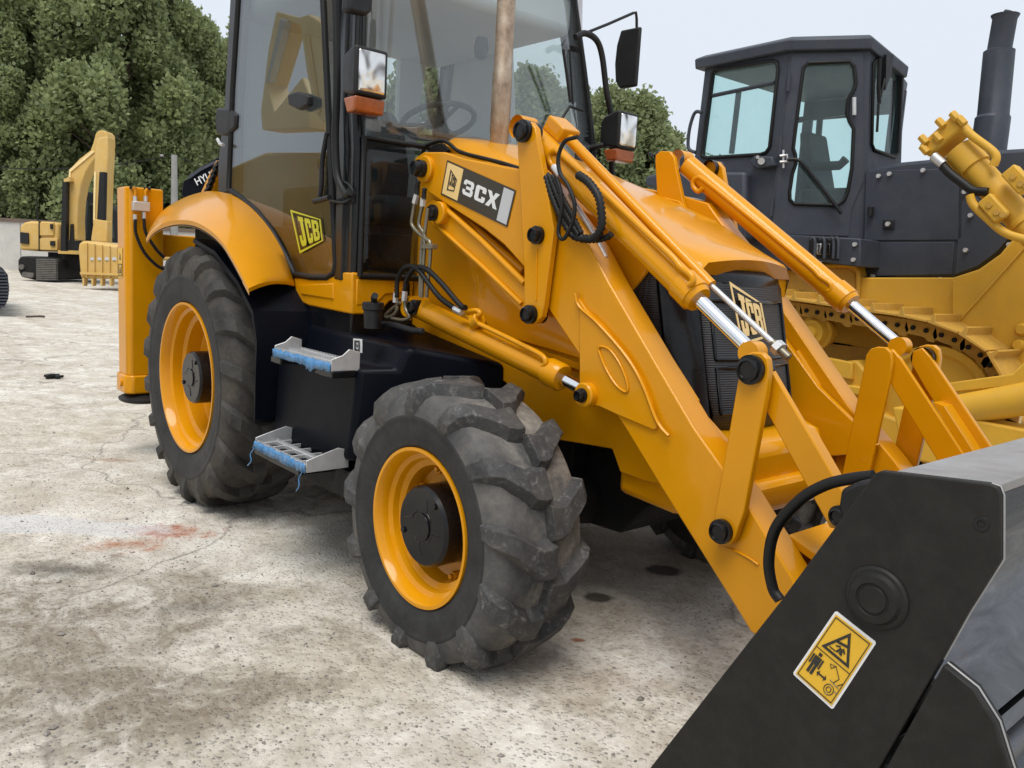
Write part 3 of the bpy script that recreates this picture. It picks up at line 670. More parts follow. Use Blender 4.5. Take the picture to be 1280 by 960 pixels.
lw.modifiers.new('thick', 'SOLIDIFY').thickness = .005
def lower_frame(m):
    P = [(1.222, -.755, 1.335), (1.228, -.34, 1.335), (1.228, -.33, 1.36), (1.232, -.33, 1.93), (1.232, -.35, 1.95), (1.222, -.755, 1.95)]
    m.tube(P+[P[0]], .014, 8); Q = [(x, -y, z) for x, y, z in P]; m.tube(Q+[Q[0]], .014, 8)
    m.box((1.12, -.34, 1.3), (1.2, .34, 1.96))
one('lower_window_frame', 'gasket', L, lower_frame, smooth=50)
one('windscreen_seal', 'gasket', L, lambda m: m.tube([(wx(z)+.006, s*(wy(z)-.03), z) for s, zz in ((-1, (2.98, 2.6, 2.3, 2.1, 1.95)), (1, (1.95, 2.1, 2.3, 2.6, 2.98))) for z in zz], .010, 8), smooth=60)
def holed(name, mat, quads, off):
    # each item: outer corners and opening corners in the same order
    m = MB()
    for O, I in quads:
        for i in range(4):
            j = (i+1) % 4; m.prism([O[i], O[j], I[j], I[i]], off)
    return m.build(name, mat, L)
RX = -.30
h1 = [at(x, y, X=RX) for x, y in ((447, 200), (449, 46), (496, 54), (492, 200))]
h2 = [at(x, y, X=RX) for x, y in ((512, 200), (531, 50), (575, 45), (592, 200))]
ym = (h1[2].y+h2[1].y)/2
holed('cab_rear_wall', 'liner', [([Vector((RX, -.70, 1.3)), Vector((RX, -.70, 2.95)), Vector((RX, ym, 2.95)), Vector((RX, ym, 1.3))], h1), ([Vector((RX, ym, 1.3)), Vector((RX, ym, 2.95)), Vector((RX, .70, 2.95)), Vector((RX, .70, 1.3))], h2)], (.05, 0, 0))
for q_ in (h1, h2): one('rear_window', 'cab_glass', L, lambda m: m.prism([p+Vector((.02, 0, 0)) for p in q_], (.005, 0, 0)), smooth=0)
h3 = [at(x, y, Y=.72) for x, y in ((640, 215), (635, 45), (700, 19), (716, 170))]
holed('cab_far_side', 'liner', [([Vector((-.25, .72, 1.3)), Vector((-.25, .72, 2.95)), Vector((1.0, .72, 2.95)), Vector((1.13, .72, 1.3))], h3)], (0, .04, 0))
one('far_side_window', 'cab_glass', L, lambda m: m.prism([p+Vector((0, .02, 0)) for p in h3], (0, .005, 0)), smooth=0)
one('cab_floor', 'plastic', L, lambda m: m.box((-.2, -.7, 1.30), (1.15, .7, 1.34)))
def seat(m):
    m.loft([[(x0, -.24, z), (x1, -.24, z), (x1, .24, z), (x0, .24, z)] for z, x0, x1 in ((1.62, .05, .55), (1.66, 0, .60), (1.74, 0, .60), (1.77, .04, .56))])
sd_ = one('seat', 'seat', L, seat, bevel=.03, seg=3)
one('backrest', 'seat', sd_, lambda m: m.loft([[(x, -w, z), (x+.12, -w, z), (x+.12, w, z), (x, w, z)] for z, x, w in ((1.72, .02, .20), (1.95, -.02, .24), (2.2, -.07, .23), (2.32, -.10, .16))]), bevel=.03, seg=3)
one('seat_base', 'plastic', sd_, lambda m: m.box((.1, -.2, 1.34), (.5, .2, 1.62)), bevel=.02)
def steer(m):
    c = at(548, 152, Y=.0); n = Vector((-.35, 0, .94)).normalized(); a = Vector((0, 1, 0)); b = n.cross(a)
    m.tube([c+(a*math.cos(t)+b*math.sin(t))*.20 for t in [2*math.pi*k/28 for k in range(29)]], .016, 10, caps=False)
    for t in (.5, 2.6, 4.7): m.tube([c-n*.02, c+(a*math.cos(t)+b*math.sin(t))*.2], .012, 8)
    m.tube([c+n*.02, c-n*.06, c-n*.12+Vector((.05, 0, -.1)), c+Vector((.15, .02, -.6))], [.045, .045, .05, .06], 12)
one('steering_wheel', 'plastic', L, steer, smooth=50)
one('dashboard', 'plastic', L, lambda m: m.loft([[(1.10, -.30, 1.34), (1.10, .30, 1.34), (1.10, .30, 1.98), (1.10, -.30, 1.98)], [(.95, -.2, 1.34), (.95, .22, 1.34), (.98, .22, 1.94), (.98, -.2, 1.94)]]), bevel=.03)
one('control_console', 'plastic', L, lambda m: m.box((.1, -.62, 1.34), (.62, -.40, 1.78)), bevel=.03)
def levers(m):
    for x, y in ((.55, -.5), (.45, -.52), (-.05, -.3), (-.1, .3)):
        m.tube([(x, y, 1.7), (x-.02, y+.01, 1.95)], .008, 8); m.lathe([(1.93, .0), (1.935, .02), (1.96, .026), (1.985, .02), (1.99, 0)], (x-.02, y+.01, 0), 'z', 12)
one('control_lever', 'plastic', L, levers, smooth=50)
one('wiper', 'plastic', L, lambda m: (m.tube(pl([(704, 62), (708, 90), (713, 128)], X=1.25), .008, 8), m.tube(pl([(700, 152), (712, 133), (728, 138)], X=1.25), .008, 8), m.tube(pl([(712, 62), (714, 95), (716, 130)], X=1.245), .006, 6)), smooth=50)
one('interior_mirror', 'plastic', L, lambda m: m.lathe([(-.06, 0), (-.05, .03), (0, .04), (.05, .03), (.06, 0)], (1.0, 0.05, 2.53), 'z', 16), smooth=60)

# ---- lamps and mirrors (near and far the same)
def headlamp(s):
    y = s*.815; x = 1.36; z = 2.195; hw, hh = .080, .100
    h = MB()
    rings = []
    for dx, k in ((-.16, .55), (-.12, .80), (-.03, .97), (.012, 1.0)):
        rings.append([(x+dx, y-hw*k, z-hh*k), (x+dx, y+hw*k, z-hh*k), (x+dx, y+hw*k, z+hh*k), (x+dx, y-hw*k, z+hh*k)])
    h.loft(rings); lamp = h.build('headlight', 'plastic', L, bevel=.012, seg=3)
    one('lens', 'reflector', lamp, lambda m: m.loft([[(x+d, y-(hw-.016-e), z-(hh-.016-e)), (x+d, y+(hw-.016-e), z-(hh-.016-e)), (x+d, y+(hw-.016-e), z+(hh-.016-e)), (x+d, y-(hw-.016-e), z+(hh-.016-e))] for d, e in ((0.0, 0), (.016, 0), (.022, .01))]), bevel=.004)
    one('indicator', 'amber', lamp, lambda m: m.loft([[(x-.10, y-hw*.9, z-hh-.003), (x-.10, y+hw*.9, z-hh-.003), (x+.008, y+hw*.93, z-hh-.003), (x+.008, y-hw*.93, z-hh-.003)], [(x-.08, y-hw*.8, z-hh-.066), (x-.08, y+hw*.86, z-hh-.066), (x-.002, y+hw*.92, z-hh-.066), (x-.002, y-hw*.92, z-hh-.066)]]), bevel=.008)
    return x, y, z
headlamp(-1); headlamp(1)
one('lamp_bracket', 'plastic', L, lambda m: (m.tube([(1.30, .80, 2.12), (1.24, .76, 2.12), (1.12, .72, 2.10)], .016, 10), m.tube([(1.28, -.80, 2.12), (1.2, -.80, 2.12)], .016, 10), m.box((1.10, .68, 1.98), (1.17, .76, 2.16))))
def mirror(s):
    # tube bow from the pillar carrying lamp and mirror
    P = [(1.2, .53, 2.655), (1.2, .60, 2.69), (1.2, .69, 2.675), (1.2, .745, 2.60), (1.2, .80, 2.42), (1.2, .85, 2.30), (1.2, .875, 2.15), (1.2, .885, 2.02), (1.2, .92, 1.93)]
    m = MB(); m.tube(catmull([(x, y*s*-1 if s < 0 else y, z) for x, y, z in P], 6), .017, 12)
    m2 = MB(); 
    Q = [(1.2, .60, 2.69), (1.2, .78, 2.78), (1.2, .97, 2.88), (1.2, .995, 2.89), (1.2, 1.005, 2.86), (1.2, 1.035, 2.64)]
    m.tube([(x, y*(1 if s > 0 else -1), z) for x, y, z in Q], .008, 8)
    ar = m.build('mirror_arm', 'plastic', L, smooth=50)
    b = MB(); rings = []
    for z, w, dp in ((2.475, .02, .02), (2.52, .05, .055), (2.62, .06, .07), (2.72, .055, .065), (2.80, .035, .04)):
        y0 = .985 if s > 0 else -.985
        rings.append([(1.16-dp, y0-.022, z), (1.16+.10, y0-.022*.5, z), (1.16+.10, y0+.022*.5, z), (1.16-dp, y0+.022, z)])
    b.loft(rings); b.build('mirror', 'plastic', ar, bevel=.012, seg=3)
mirror(1)
# near mirror hangs close in at the top of the near pillar
def nearmirror(m):
    rings = []
    for z, k in ((2.425, .6), (2.45, .95), (2.64, 1.0), (2.69, .7)):
        rings.append([(1.34, -.915-.0*k, z), (1.345, -.80+.09*(k-1), z), (1.30, -.79+.09*(k-1), z), (1.28, -.92, z)])
    m.loft(rings)
nm_ = one('mirror', 'plastic', L, nearmirror, bevel=.014, seg=3)
one('mirror_arm', 'plastic', nm_, lambda m: m.tube([(1.30, -.86, 2.62), (1.25, -.86, 2.75), (1.15, -.80, 2.86)], .010, 8))

# ---- hood
HX = [(1.215, 1.925), (1.26, 1.965), (1.36, 1.985), (1.50, 1.955), (1.85, 1.832), (2.33, 1.660), (2.63, 1.520), (2.735, 1.476), (2.752, 1.484)]
def hood(m):
    rings = []
    for i, (x, z) in enumerate(HX):
        hw = .415 if x < 2.3 else .415-.11*((x-2.3)/.435)**1.5
        ring = []
        for t in np.linspace(-1, 1, 15):
            y = t*hw; zz = z+.028*(1-t*t)-(.035*max(0, abs(t)-.86)/.14)
            ring.append((x+(.035*(1-t*t) if i >= len(HX)-2 else 0), y, zz))
        low = -.10 if x > 1.3 else -.08
        if i == len(HX)-1: ring2 = [(p[0], p[1]*.99, p[2]-.022) for p in ring[::-1]]
        else: ring2 = [(ring[-1][0], hw, z-.12), (ring[0][0], -hw, z-.12)]
        if i == len(HX)-1: ring2 = [(ring[-1][0], hw, z-.036), (ring[0][0], -hw, z-.036)]
        if i == len(HX)-1: ring = [(p[0], p[1], p[2]-.022) for p in ring]; ring2 = [(p[0]-.01, p[1], p[2]+.0) for p in ring2]
        rings.append(ring+ring2)
    m.loft(rings)
one('hood', 'yellow', L, hood, smooth=38)
def hood_side(m, s):
    P = [(1.24, 1.90), (1.36, 1.955), (1.85, 1.80), (2.33, 1.63), (2.62, 1.50), (2.60, 1.42), (2.52, 1.33), (2.40, .95), (1.24, .95)]
    m.prism([(x, s*.405, z) for x, z in P], (0, -s*.02, 0))
for s in (-1, 1): one('hood_side_panel', 'yellow', L, lambda m: hood_side(m, s), bevel=.004)
def seal(m):
    P = [at(x, y, Y=-.435) for x, y in ((527, 200), (530, 186), (538, 180), (552, 176), (562, 180), (575, 190), (605, 198), (628, 204), (650, 211))]; m.tube(catmull(P, 5), .009, 8)
    P = [at(x, y, Y=-.435) for x, y in ((538, 192), (546, 182), (556, 180), (564, 188), (560, 194), (540, 193))]; m.prism(P, (0, -.02, 0))
one('hood_seal', 'gasket', L, seal, smooth=50)
def exhaust(m):
    m.lathe([(1.9, .043), (2.03, .043), (2.035, .046), (2.30, .046), (2.31, .043), (3.15, .043), (3.15, .036), (2.9, .036)], (1.455, -.17, 0), 'z', 28)
one('exhaust_pipe', 'exhaust', L, exhaust, smooth=40)
# front grille
def gsec(z): t = (1.445-z)/.56; return 2.725+.13*t, .27+.0*t
def grille(m, o0=0.0, half=.268, z0=.88, z1=1.455, bowl=.04, n=10):
    rings = []
    for i in range(n+1):
        z = z0+(z1-z0)*i/n; X, _ = gsec(z); row = []
        hh = half*(1-.10*max(0, (z0+.12-z)/.12))
        for j in range(11):
            t = -1+.2*j; row.append((X+bowl*(1-t*t)+o0-.02*max(0, (z0+.06-z)/.06), t*hh, z))
        rings.append(row)
    m.add([p for r in rings for p in r], [(i*11+j, i*11+j+1, (i+1)*11+j+1, (i+1)*11+j) for i in range(n) for j in range(10)])
gr = one('grille', 'mesh', L, lambda m: grille(m), smooth=60); gr.modifiers.new('thick', 'SOLIDIFY').thickness = .02
gt = one('grille_top_panel', 'black', gr, lambda m: grille(m, .006, .262, 1.345, 1.450, n=3), smooth=60); gt.modifiers.new('thick', 'SOLIDIFY').thickness = .006
def gribs(m):
    for z0, z1 in ((.94, 1.10), (1.13, 1.335)):
        P = []
        for z, t in ((z0, -.85), (z1, -.85), (z1, .85), (z0, .85), (z0, -.85)):
            pass
        row = lambda z: [Vector((gsec(z)[0]+.04*(1-t*t)+.004, t*.262, z)) for t in np.linspace(-.88, .88, 9)]
        a = row(z0); b = row(z1); m.tube(a+b[::-1]+[a[0]], .007, 6)
one('grille_frame', 'black', gr, gribs, smooth=50)
GQ = [atp(x, y, (2.771, 0, 1.445), (1, 0, .232)) for x, y in ((927, 433), (959, 421), (951, 379), (911, 352))]
def glogo(m):
    quad_print(m, GQ, dframe(GQ, inn=.055)+place('J', .13, .14, .40, .88)+place('C', .43, .14, .65, .88)+place('B', .68, .14, .91, .88), (1, 0, .232), h=.002, lift=.001)
one('grille_badge', 'cream', gr, glogo, smooth=0)
def cowl(m, s):      # glossy black corner strip and matt side grille
    rows = []
    for z in (.86, 1.0, 1.2, 1.36, 1.425):
        X, _ = gsec(z)
        rows.append([(X-.005, s*.272, z), (X-.02, s*.292, z), (X-.05, s*.325, z), (X-.11, s*.36, z), (X-.12, s*.35, z), (X-.06, s*.30, z), (X-.03, s*.262, z)])
    m.loft(rows)
for s in (-1, 1):
    one('cowl_strip', 'black', gr, lambda m: cowl(m, s), smooth=30, bevel=.003)
    one('side_grille', 'mesh', gr, lambda m: m.prism([(2.55, s*.40, 1.42), (2.62, s*.372, 1.425), (2.74, s*.372, .87), (2.50, s*.40, .90), (2.42, s*.402, 1.15), (2.50, s*.402, 1.30)], (-.01, -s*.02, 0)))
def nose(m):
    rows = []
    for x, hw, z0, z1 in ((2.55, .41, .60, .90), (2.80, .40, .58, .885), (2.93, .34, .60, .86), (2.985, .26, .63, .83)):
        rows.append([(x, -hw, z0), (x, hw, z0), (x, hw, z1), (x, -hw, z1)])
    m.loft(rows)
one('front_nose', 'yellow', L, nose, bevel=.03, seg=3)
def nose2(m):
    m.loft([[(2.86+e, -.33+e, z), (3.03-e, -.22+e, z), (3.03-e, .22-e, z), (2.86+e, .33-e, z)] for z, e in ((.60, .02), (.64, 0), (.70, 0), (.72, .015))])
one('towing_plate', 'yellow', L, nose2, bevel=.01)

# ---- front frame (loader tower) both sides
def tower(m, s):
    P = pl([(524, 228), (514, 300), (508, 400), (560, 440), (632, 478), (648, 505), (686, 548), (765, 561), (775, 590), (805, 601), (835, 607), (905, 603), (940, 590), (860, 500), (735, 300), (680, 225), (600, 205)], Y=-.44)
    m.prism([(p.x, -s*p.y, p.z) for p in P], (0, -s*.03, 0))
def tower_recess(m, s):
    P = pl([(590, 345), (596, 356), (600, 385), (612, 408), (636, 421), (720, 446), (740, 452), (700, 380), (660, 330), (610, 300), (586, 320)], Y=-.452)
    m.prism([(p.x, -s*p.y, p.z) for p in P], (0, s*.010, 0))
def tower_rib(m, s):
    P = pl([(640, 424), (727, 454), (726, 462), (640, 432)], Y=-.456); m.prism([(p.x, -s*p.y, p.z) for p in P], (0, s*.012, 0))
for s in (-1, 1):
    tw = one('front_frame', 'yellow', L, lambda m: tower(m, s), bevel=.004)
    one('frame_cover', 'yellow', tw, lambda m: tower_recess(m, s), bevel=.004)
    one('frame_rib', 'yellow', tw, lambda m: tower_rib(m, s), smooth=50)
    for ab in (((598, 343), (606, 402)), ((517, 300), (512, 400))): one('frame_rib', 'yellow', tw, lambda m: m.tube([(p.x, -s*p.y, p.z) for p in pl(ab, Y=-.455)], .008, 6), smooth=50)

# ---- loader linkage, one side built from sight lines on its own planes, the other mirrored
def mir(P, s): return [Vector((p.x, p.y if s < 0 else -p.y, p.z)) for p in P]
def plate(name, px, yo, th, s, parent, mat='yellow', bevel=.004):
    P = mir(pl(px, Y=-abs(yo)), s); return one(name, mat, parent, lambda m: m.prism(P, (0, -s*th, 0)), bevel=bevel)
def pin(px, yo, r, s, parent, proud=.035, mat='plastic', seat=.006):
    c = mir([at(px[0], px[1], Y=-yo)], s)[0]
    m = MB(); m.lathe([(-.10*-1*0, 0)]+[], c) if False else None
    d = s
    prof = [(-d*.06, r*.95), (0, r*1.0), (d*(proud*.45), r*1.0), (d*(proud*.5), r*.80), (d*proud, r*.78), (d*(proud+.003), r*.62), (d*(proud-.004), r*.55), (d*(proud-.004), 0.0)]
    m = MB(); m.lathe(prof, c, seg=28); return m.build('pin', 'black', parent, smooth=40)
def loader_side(s):
    BO = [(530, 190), (555, 190), (580, 198), (650, 212), (681, 222), (705, 262), (736, 306), (760, 352), (817, 450), (867, 535), (929, 622), (990, 722), (1012, 775), (1000, 800), (965, 808), (938, 790), (920, 760), (824, 606), (784, 540), (724, 444), (683, 383), (655, 334), (630, 306), (605, 286), (567, 261), (534, 240), (523, 227), (515, 211), (519, 197)]
    arm = plate('loader_arm', BO, .56, .11, s, L, bevel=.006)
    gus = plate('ram_gusset', [(722, 372), (733, 388), (752, 407), (781, 443), (800, 472), (812, 500), (821, 535), (817, 538), (774, 520), (748, 508), (735, 507), (724, 500), (724, 482), (724, 394)], .572, .02, s, arm)
    W = catmull(mir(pl([(719, 367), (724, 383), (746, 403), (781, 443), (802, 478), (818, 519), (826, 534), (836, 545)], Y=-.575), s), 5)
    one('weld_bead', 'yellow', arm, lambda m: (m.tube(W, .0065, 6), m.tube(catmull(mir(pl([(748, 437), (757, 460), (770, 481), (783, 490), (784, 478), (775, 455), (762, 437), (751, 433), (748, 437)], Y=-.574), s), 5), .005, 6)), smooth=60)
    one('weld_bead', 'yellow', arm, lambda m: m.tube(catmull(mir(pl([(898, 683), (915, 687), (935, 697), (948, 706)], Y=-.562), s), 4), .0035, 6), smooth=60)
    pin((527, 211), .585, .038, s, arm, .045)
    pin((729, 494), .60, .026, s, arm, .03)
    one('pin_boss', 'yellow', arm, lambda m: (m.lathe([(s*.55, 0), (s*.55, .045), (s*.600, .045), (s*.605, .040), (s*.605, 0)], (at(729, 494, Y=-.6).x, 0, at(729, 494, Y=-.6).z), seg=24), m.lathe([(s*.55, .058), (s*.575, .058), (s*.58, .052), (s*.58, 0)], (at(529, 211, Y=-.58).x, 0, at(529, 211, Y=-.58).z), seg=24)), smooth=40)
    # level link
    lk = plate('level_link', [(541, 249), (556, 256), (585, 283), (660, 360), (672, 380), (670, 398), (655, 394), (600, 336), (556, 297), (543, 284), (533, 273), (533, 257)], .545, .06, s, L)
    one('link_rib', 'yellow', lk, lambda m: (m.tube(mir(pl([(556, 260), (600, 299), (656, 354)], Y=-.55), s), .013, 10), m.tube(mir(pl([(550, 285), (600, 330), (652, 380)], Y=-.55), s), .010, 10), m.tube(mir(pl([(570, 268), (600, 292), (655, 340)], Y=-.50), s), .020, 10)), smooth=60)
    pin((541, 266), .585, .036, s, lk, .02)
    one('pin_boss', 'yellow', lk, lambda m: m.lathe([(s*.54, .050), (s*.575, .050), (s*.580, .045), (s*.580, 0)], (at(546, 266, Y=-.58).x, 0, at(546, 266, Y=-.58).z), seg=24), smooth=40)
    # rocking lever: outer and inner plate
    LV = [(646, 171), (646, 158), (652, 152), (663, 152), (669, 160), (672, 180), (683, 236), (692, 287), (690, 302), (680, 380), (677, 396), (669, 405), (659, 403), (655, 394), (655, 335), (650, 240)]
    lv = plate('rocking_lever', LV, .60, .028, s, L)
    plate('lever_plate', LV, .45, .025, s, lv)
    pin((655, 164), .605, .042, s, lv, .028); pin((672, 294), .605, .034, s, lv, .03); pin((663, 393), .605, .036, s, lv, .03)
    one('lever_seam', 'yellow', lv, lambda m: m.tube(mir(pl([(671, 312), (670, 375)], Y=-.602), s), .004, 6))
    # tilt ram with its pipes
    a, b = mir([at(655, 160, Y=-.50), at(941, 441, Y=-.50)], s); c = mir([at(874, 375, Y=-.50)], s)[0]; ax = (b-a).normalized()
    ram = one('tilt_ram', 'yellow', L, lambda m: (m.tube([a+ax*.05, c-ax*.09], .049, 28), m.tube([c-ax*.09, c-ax*.088, c-ax*.02, c-ax*.018, c], [.049, .055, .055, .050, .044], 28), m.lathe([(a.y-.04, .045), (a.y+.04, .045)], (a.x, 0, a.z), seg=20)), smooth=40)
    one('ram_rod', 'chrome', ram, lambda m: m.tube([c-ax*.02, b-ax*.03], .0235, 28), smooth=40)
    one('rod_eye', 'yellow', ram, lambda m: m.lathe([(b.y-.026, 0), (b.y-.026, .036), (b.y+.026, .036), (b.y+.026, 0)], (b.x, 0, b.z), seg=24), smooth=40)
    if s < 0: f = lambda P, **k: pl(P, **k)
    else: f = lambda P, **k: mir(pl(P, **k), 1)
    one('ram_pipe', 'yellow', ram, lambda m: m.tube(catmull(f([(700, 203), (694, 209), (688, 203), (687, 195), (692, 189), (702, 193), (760, 246), (835, 316), (850, 333), (864, 344), (866, 352), (862, 356)], Y=-.545 if s < 0 else -.455), 4), .0115, 12), smooth=60)
    # position indicator: sleeve and thin rod
    if s < 0:
        sl0, sl1, r1 = f([(706, 168), (889, 357), (986, 447)], Y=-.43)
        ind = one('indicator_sleeve', 'yellow', L, lambda m: m.tube([sl0, sl1], .020, 16), smooth=40)
        one('indicator_rod', 'steel', ind, lambda m: m.tube([sl1-(r1-sl1)*.1, r1], .0095, 14), smooth=40)
        one('rod_thread', 'tubesteel', ind, lambda m: m.tube([sl1+(r1-sl1)*.80, r1], .0125, 14), smooth=40)
        one('rod_nut', 'steel', ind, lambda m: m.tube([sl1+(r1-sl1)*.84, sl1+(r1-sl1)*.90], .024, 6), smooth=20)
        cc = f([(702, 163)], Y=-.43)[0]
        one('indicator_bracket', 'yellow', ind, lambda m: m.obox(cc, ax, (0, 1, 0), ax.cross(Vector((0, 1, 0))), (.055, .045, .030)), bevel=.006)
    # lift ram
    a2, b2, c2 = mir([at(519, 383, Y=-.56), at(729, 487, Y=-.56), at(704, 473, Y=-.56)], s); ax2 = (b2-a2).normalized()
    lr = one('lift_ram', 'yellow', L, lambda m: (m.tube([a2, c2-ax2*.08], .047, 28), m.tube([c2-ax2*.08, c2-ax2*.078, c2-ax2*.01, c2], [.047, .054, .054, .046], 28), m.lathe([(a2.y-.05, .0), (a2.y-.05, .048), (a2.y+.05, .048), (a2.y+.05, 0)], (a2.x, 0, a2.z), seg=20)), smooth=40)
    one('ram_rod', 'chrome', lr, lambda m: m.tube([c2-ax2*.02, b2], .024, 28), smooth=40)
    one('ram_pipe', 'yellow', lr, lambda m: (m.tube(catmull(f([(577, 392), (588, 397), (600, 393), (596, 388), (584, 391), (590, 400), (640, 425), (670, 440), (680, 447), (682, 454), (678, 458)], Y=-.60), 4), .0105, 10)), smooth=60)
    one('ram_boss', 'yellow', lr, lambda m: m.tube(f([(600, 398), (592, 404)], Y=-.59), .030, 12), bevel=.004)
    pin((519, 384), .60, .034, s, lr, .03)
    # bucket links
    LA = [(924, 466), (926, 452), (932, 443), (941, 440), (952, 441), (959, 448), (961, 462), (958, 490), (930, 640), (919, 672), (913, 681), (903, 683), (894, 677), (890, 664), (893, 645), (912, 535)]
    la = plate('bucket_lever', LA, .60, .026, s, L); plate('lever_plate', LA, .43, .022, s, la)
    pin((939, 462), .605, .044, s, la, .025); pin((902, 664), .605, .038, s, la, .025)
    LB = [(938, 450), (951, 444), (963, 460), (1008, 537), (1054, 616), (1062, 640), (1052, 662), (1037, 660), (996, 585), (955, 509), (936, 470)]
    lb = plate('bucket_link', LB, .56, .022, s, L); plate('link_plate', LB, .455, .020, s, lb)
    one('link_web', 'yellow', lb, lambda m: m.prism(mir(pl([(985, 530), (1000, 537), (1050, 625), (1040, 635)], Y=-.537), s), (0, -s*.08, 0)))
    pin((1050, 645), .565, .03, s, lb, .02)
    return arm
AR = loader_side(-1); loader_side(1)
def cross(m):
    P = pl([(955, 690), (985, 690), (1000, 715), (985, 745), (955, 740)], Y=-.45)
    m.prism(P, (0, .90, 0))
one('arm_cross_tube', 'yellow', L, cross, bevel=.012)
def cross2(m):
    a = at(985, 668, Y=-.45); m.prism([a, a+Vector((.30, 0, -.10)), a+Vector((.30, 0, -.125)), a+Vector((0, 0, -.03))], (0, .9, 0))
one('arm_cross_plate', 'yellow', L, cross2, bevel=.004)

# ---- 3CX side transfer
Q3 = [at(x, y, Y=-.5625) for x, y in ((551, 243), (634, 284), (645, 238), (559, 200))]
st_ = one('side_transfer', 'brownprint', AR, lambda m: m.prism(Q3, (0, -.0008, 0)))
one('transfer_patch', 'cream', st_, lambda m: quad_print(m, Q3, [[(.02, .05), (.265, .05), (.265, .95), (.02, .95)]], (0, -1, 0), lift=.0012))
one('transfer_patch', 'silver', st_, lambda m: quad_print(m, Q3, [[(.85, .05), (.985, .05), (.985, .95), (.85, .95)]], (0, -1, 0), lift=.0012))
one('transfer_letters', 'white', st_, lambda m: quad_print(m, Q3, place('3', .31, .30, .46, .72)+place('C', .49, .30, .64, .72)+place('X', .655, .30, .82, .72), (0, -1, 0), lift=.0012))
one('transfer_letters', 'blackprint', st_, lambda m: quad_print(m, Q3, ringp([(.085, .20), (.195, .25), (.205, .60), (.085, .80)], [(.10, .24), (.187, .28), (.195, .58), (.10, .74)])+place('J', .108, .36, .135, .68)+place('C', .140, .36, .160, .64)+place('B', .165, .36, .185, .62), (0, -1, 0), lift=.0026))

# ---- hoses and pipes
for pts, rr_ in ((((496, 372), (497, 350), (506, 335), (520, 335), (534, 352), (550, 372), (570, 387)), .0125), (((505, 372), (508, 352), (518, 336), (532, 336), (550, 352), (575, 381), (583, 385)), .0125), (((523, 226), (521, 236), (521, 246)), .012), (((531, 235), (530, 243), (530, 250)), .012)):
    one('hydraulic_hose', 'gasket', L, lambda m: hose(m, pl(pts, Y=-.63), rr_), smooth=60)
for pts in (((519, 250), (516, 268), (515, 281), (524, 292), (533, 299), (538, 305), (537, 330), (533, 372)), ((529, 254), (525, 270), (524, 282), (530, 292), (531, 305), (529, 335), (527, 372)), ((535, 260), (531, 290), (527, 310), (525, 370)),
            ((496, 372), (496, 388), (488, 396), (482, 394), (500, 378)), ((506, 372), (507, 386), (512, 396), (504, 400), (490, 398))):
    one('steel_pipe', 'tubesteel', L, lambda m: m.tube(catmull(pl(pts, Y=-.62), 4), .0085, 10), smooth=60)
one('pipe_clamp', 'tubesteel', L, lambda m: m.prism(pl(((525, 305), (540, 305), (540, 311), (525, 311)), Y=-.635), (0, .03, 0)), bevel=.002)
for p in (((494, 378), (495, 366)), ((505, 376), (506, 364)), ((568, 386), (577, 391)), ((521, 243), (518, 254)), ((529, 248), (528, 258))): one('hose_fitting', 'steel', L, lambda m: m.tube(pl(p, Y=-.63), .0135, 6), smooth=20)
for pts, rr_, Yh in ((((684, 217), (692, 240), (700, 262), (712, 290), (726, 298), (741, 300), (758, 297), (766, 291)), .0125, -.575), (((682, 220), (690, 245), (703, 275), (716, 295), (732, 299)), .0125, -.59), (((722, 218), (736, 228), (748, 246), (752, 268), (751, 286), (742, 298), (728, 298)), .016, -.60), (((686, 219), (699, 250), (709, 270), (724, 296)), .0115, -.585), (((690, 219), (704, 248), (716, 270), (728, 294)), .0105, -.58)):
    one('hydraulic_hose', 'gasket', L, lambda m: hose(m, pl(pts, Y=Yh), rr_, step=.0085), smooth=60)
one('cable', 'gasket', L, lambda m: hose(m, pl(((722, 171), (706, 177), (698, 196), (700, 216), (710, 232), (718, 254), (716, 276), (707, 296), (701, 298), (698, 288), (702, 262), (701, 240), (696, 222)), Y=-.62), .0075, False), smooth=60)
one('hose_sleeve', 'steel', L, lambda m: m.tube(pl(((692, 208), (700, 219)), Y=-.60), .012, 8))
one('steel_pipe', 'steel', L, lambda m: m.tube(pl(((712, 243), (745, 298), (757, 322)), Y=-.50), .009, 10), smooth=50)
one('arm_pipe', 'yellow', L, lambda m: m.tube(pl(((757, 322), (800, 390), (871, 503)), Y=-.455), .012, 10), smooth=50)
one('arm_pipe', 'yellow', L, lambda m: m.tube(pl(((996, 440), (1022, 480), (1040, 580)), Y=.44), .013, 10), smooth=50)
# washer bottle
def bottle(m):
    c = at(466, 397, Y=-.86); m.lathe([(-.045, 0), (-.045, .035), (.03, .040), (.035, .046), (.062, .046), (.065, .042), (.068, 0)], c, 'z', 24)
    m.tube([c+Vector((.01, 0, .06)), c+Vector((.02, -.01, .085)), c+Vector((.045, -.02, .095))], .014, 10)
one('filler_neck', 'plastic', L, bottle, smooth=35)
one('filler_hose', 'plastic', L, lambda m: (hose(m, pl(((478, 405), (495, 407), (515, 413), (530, 414)), Y=-.80), .014), ), smooth=60)

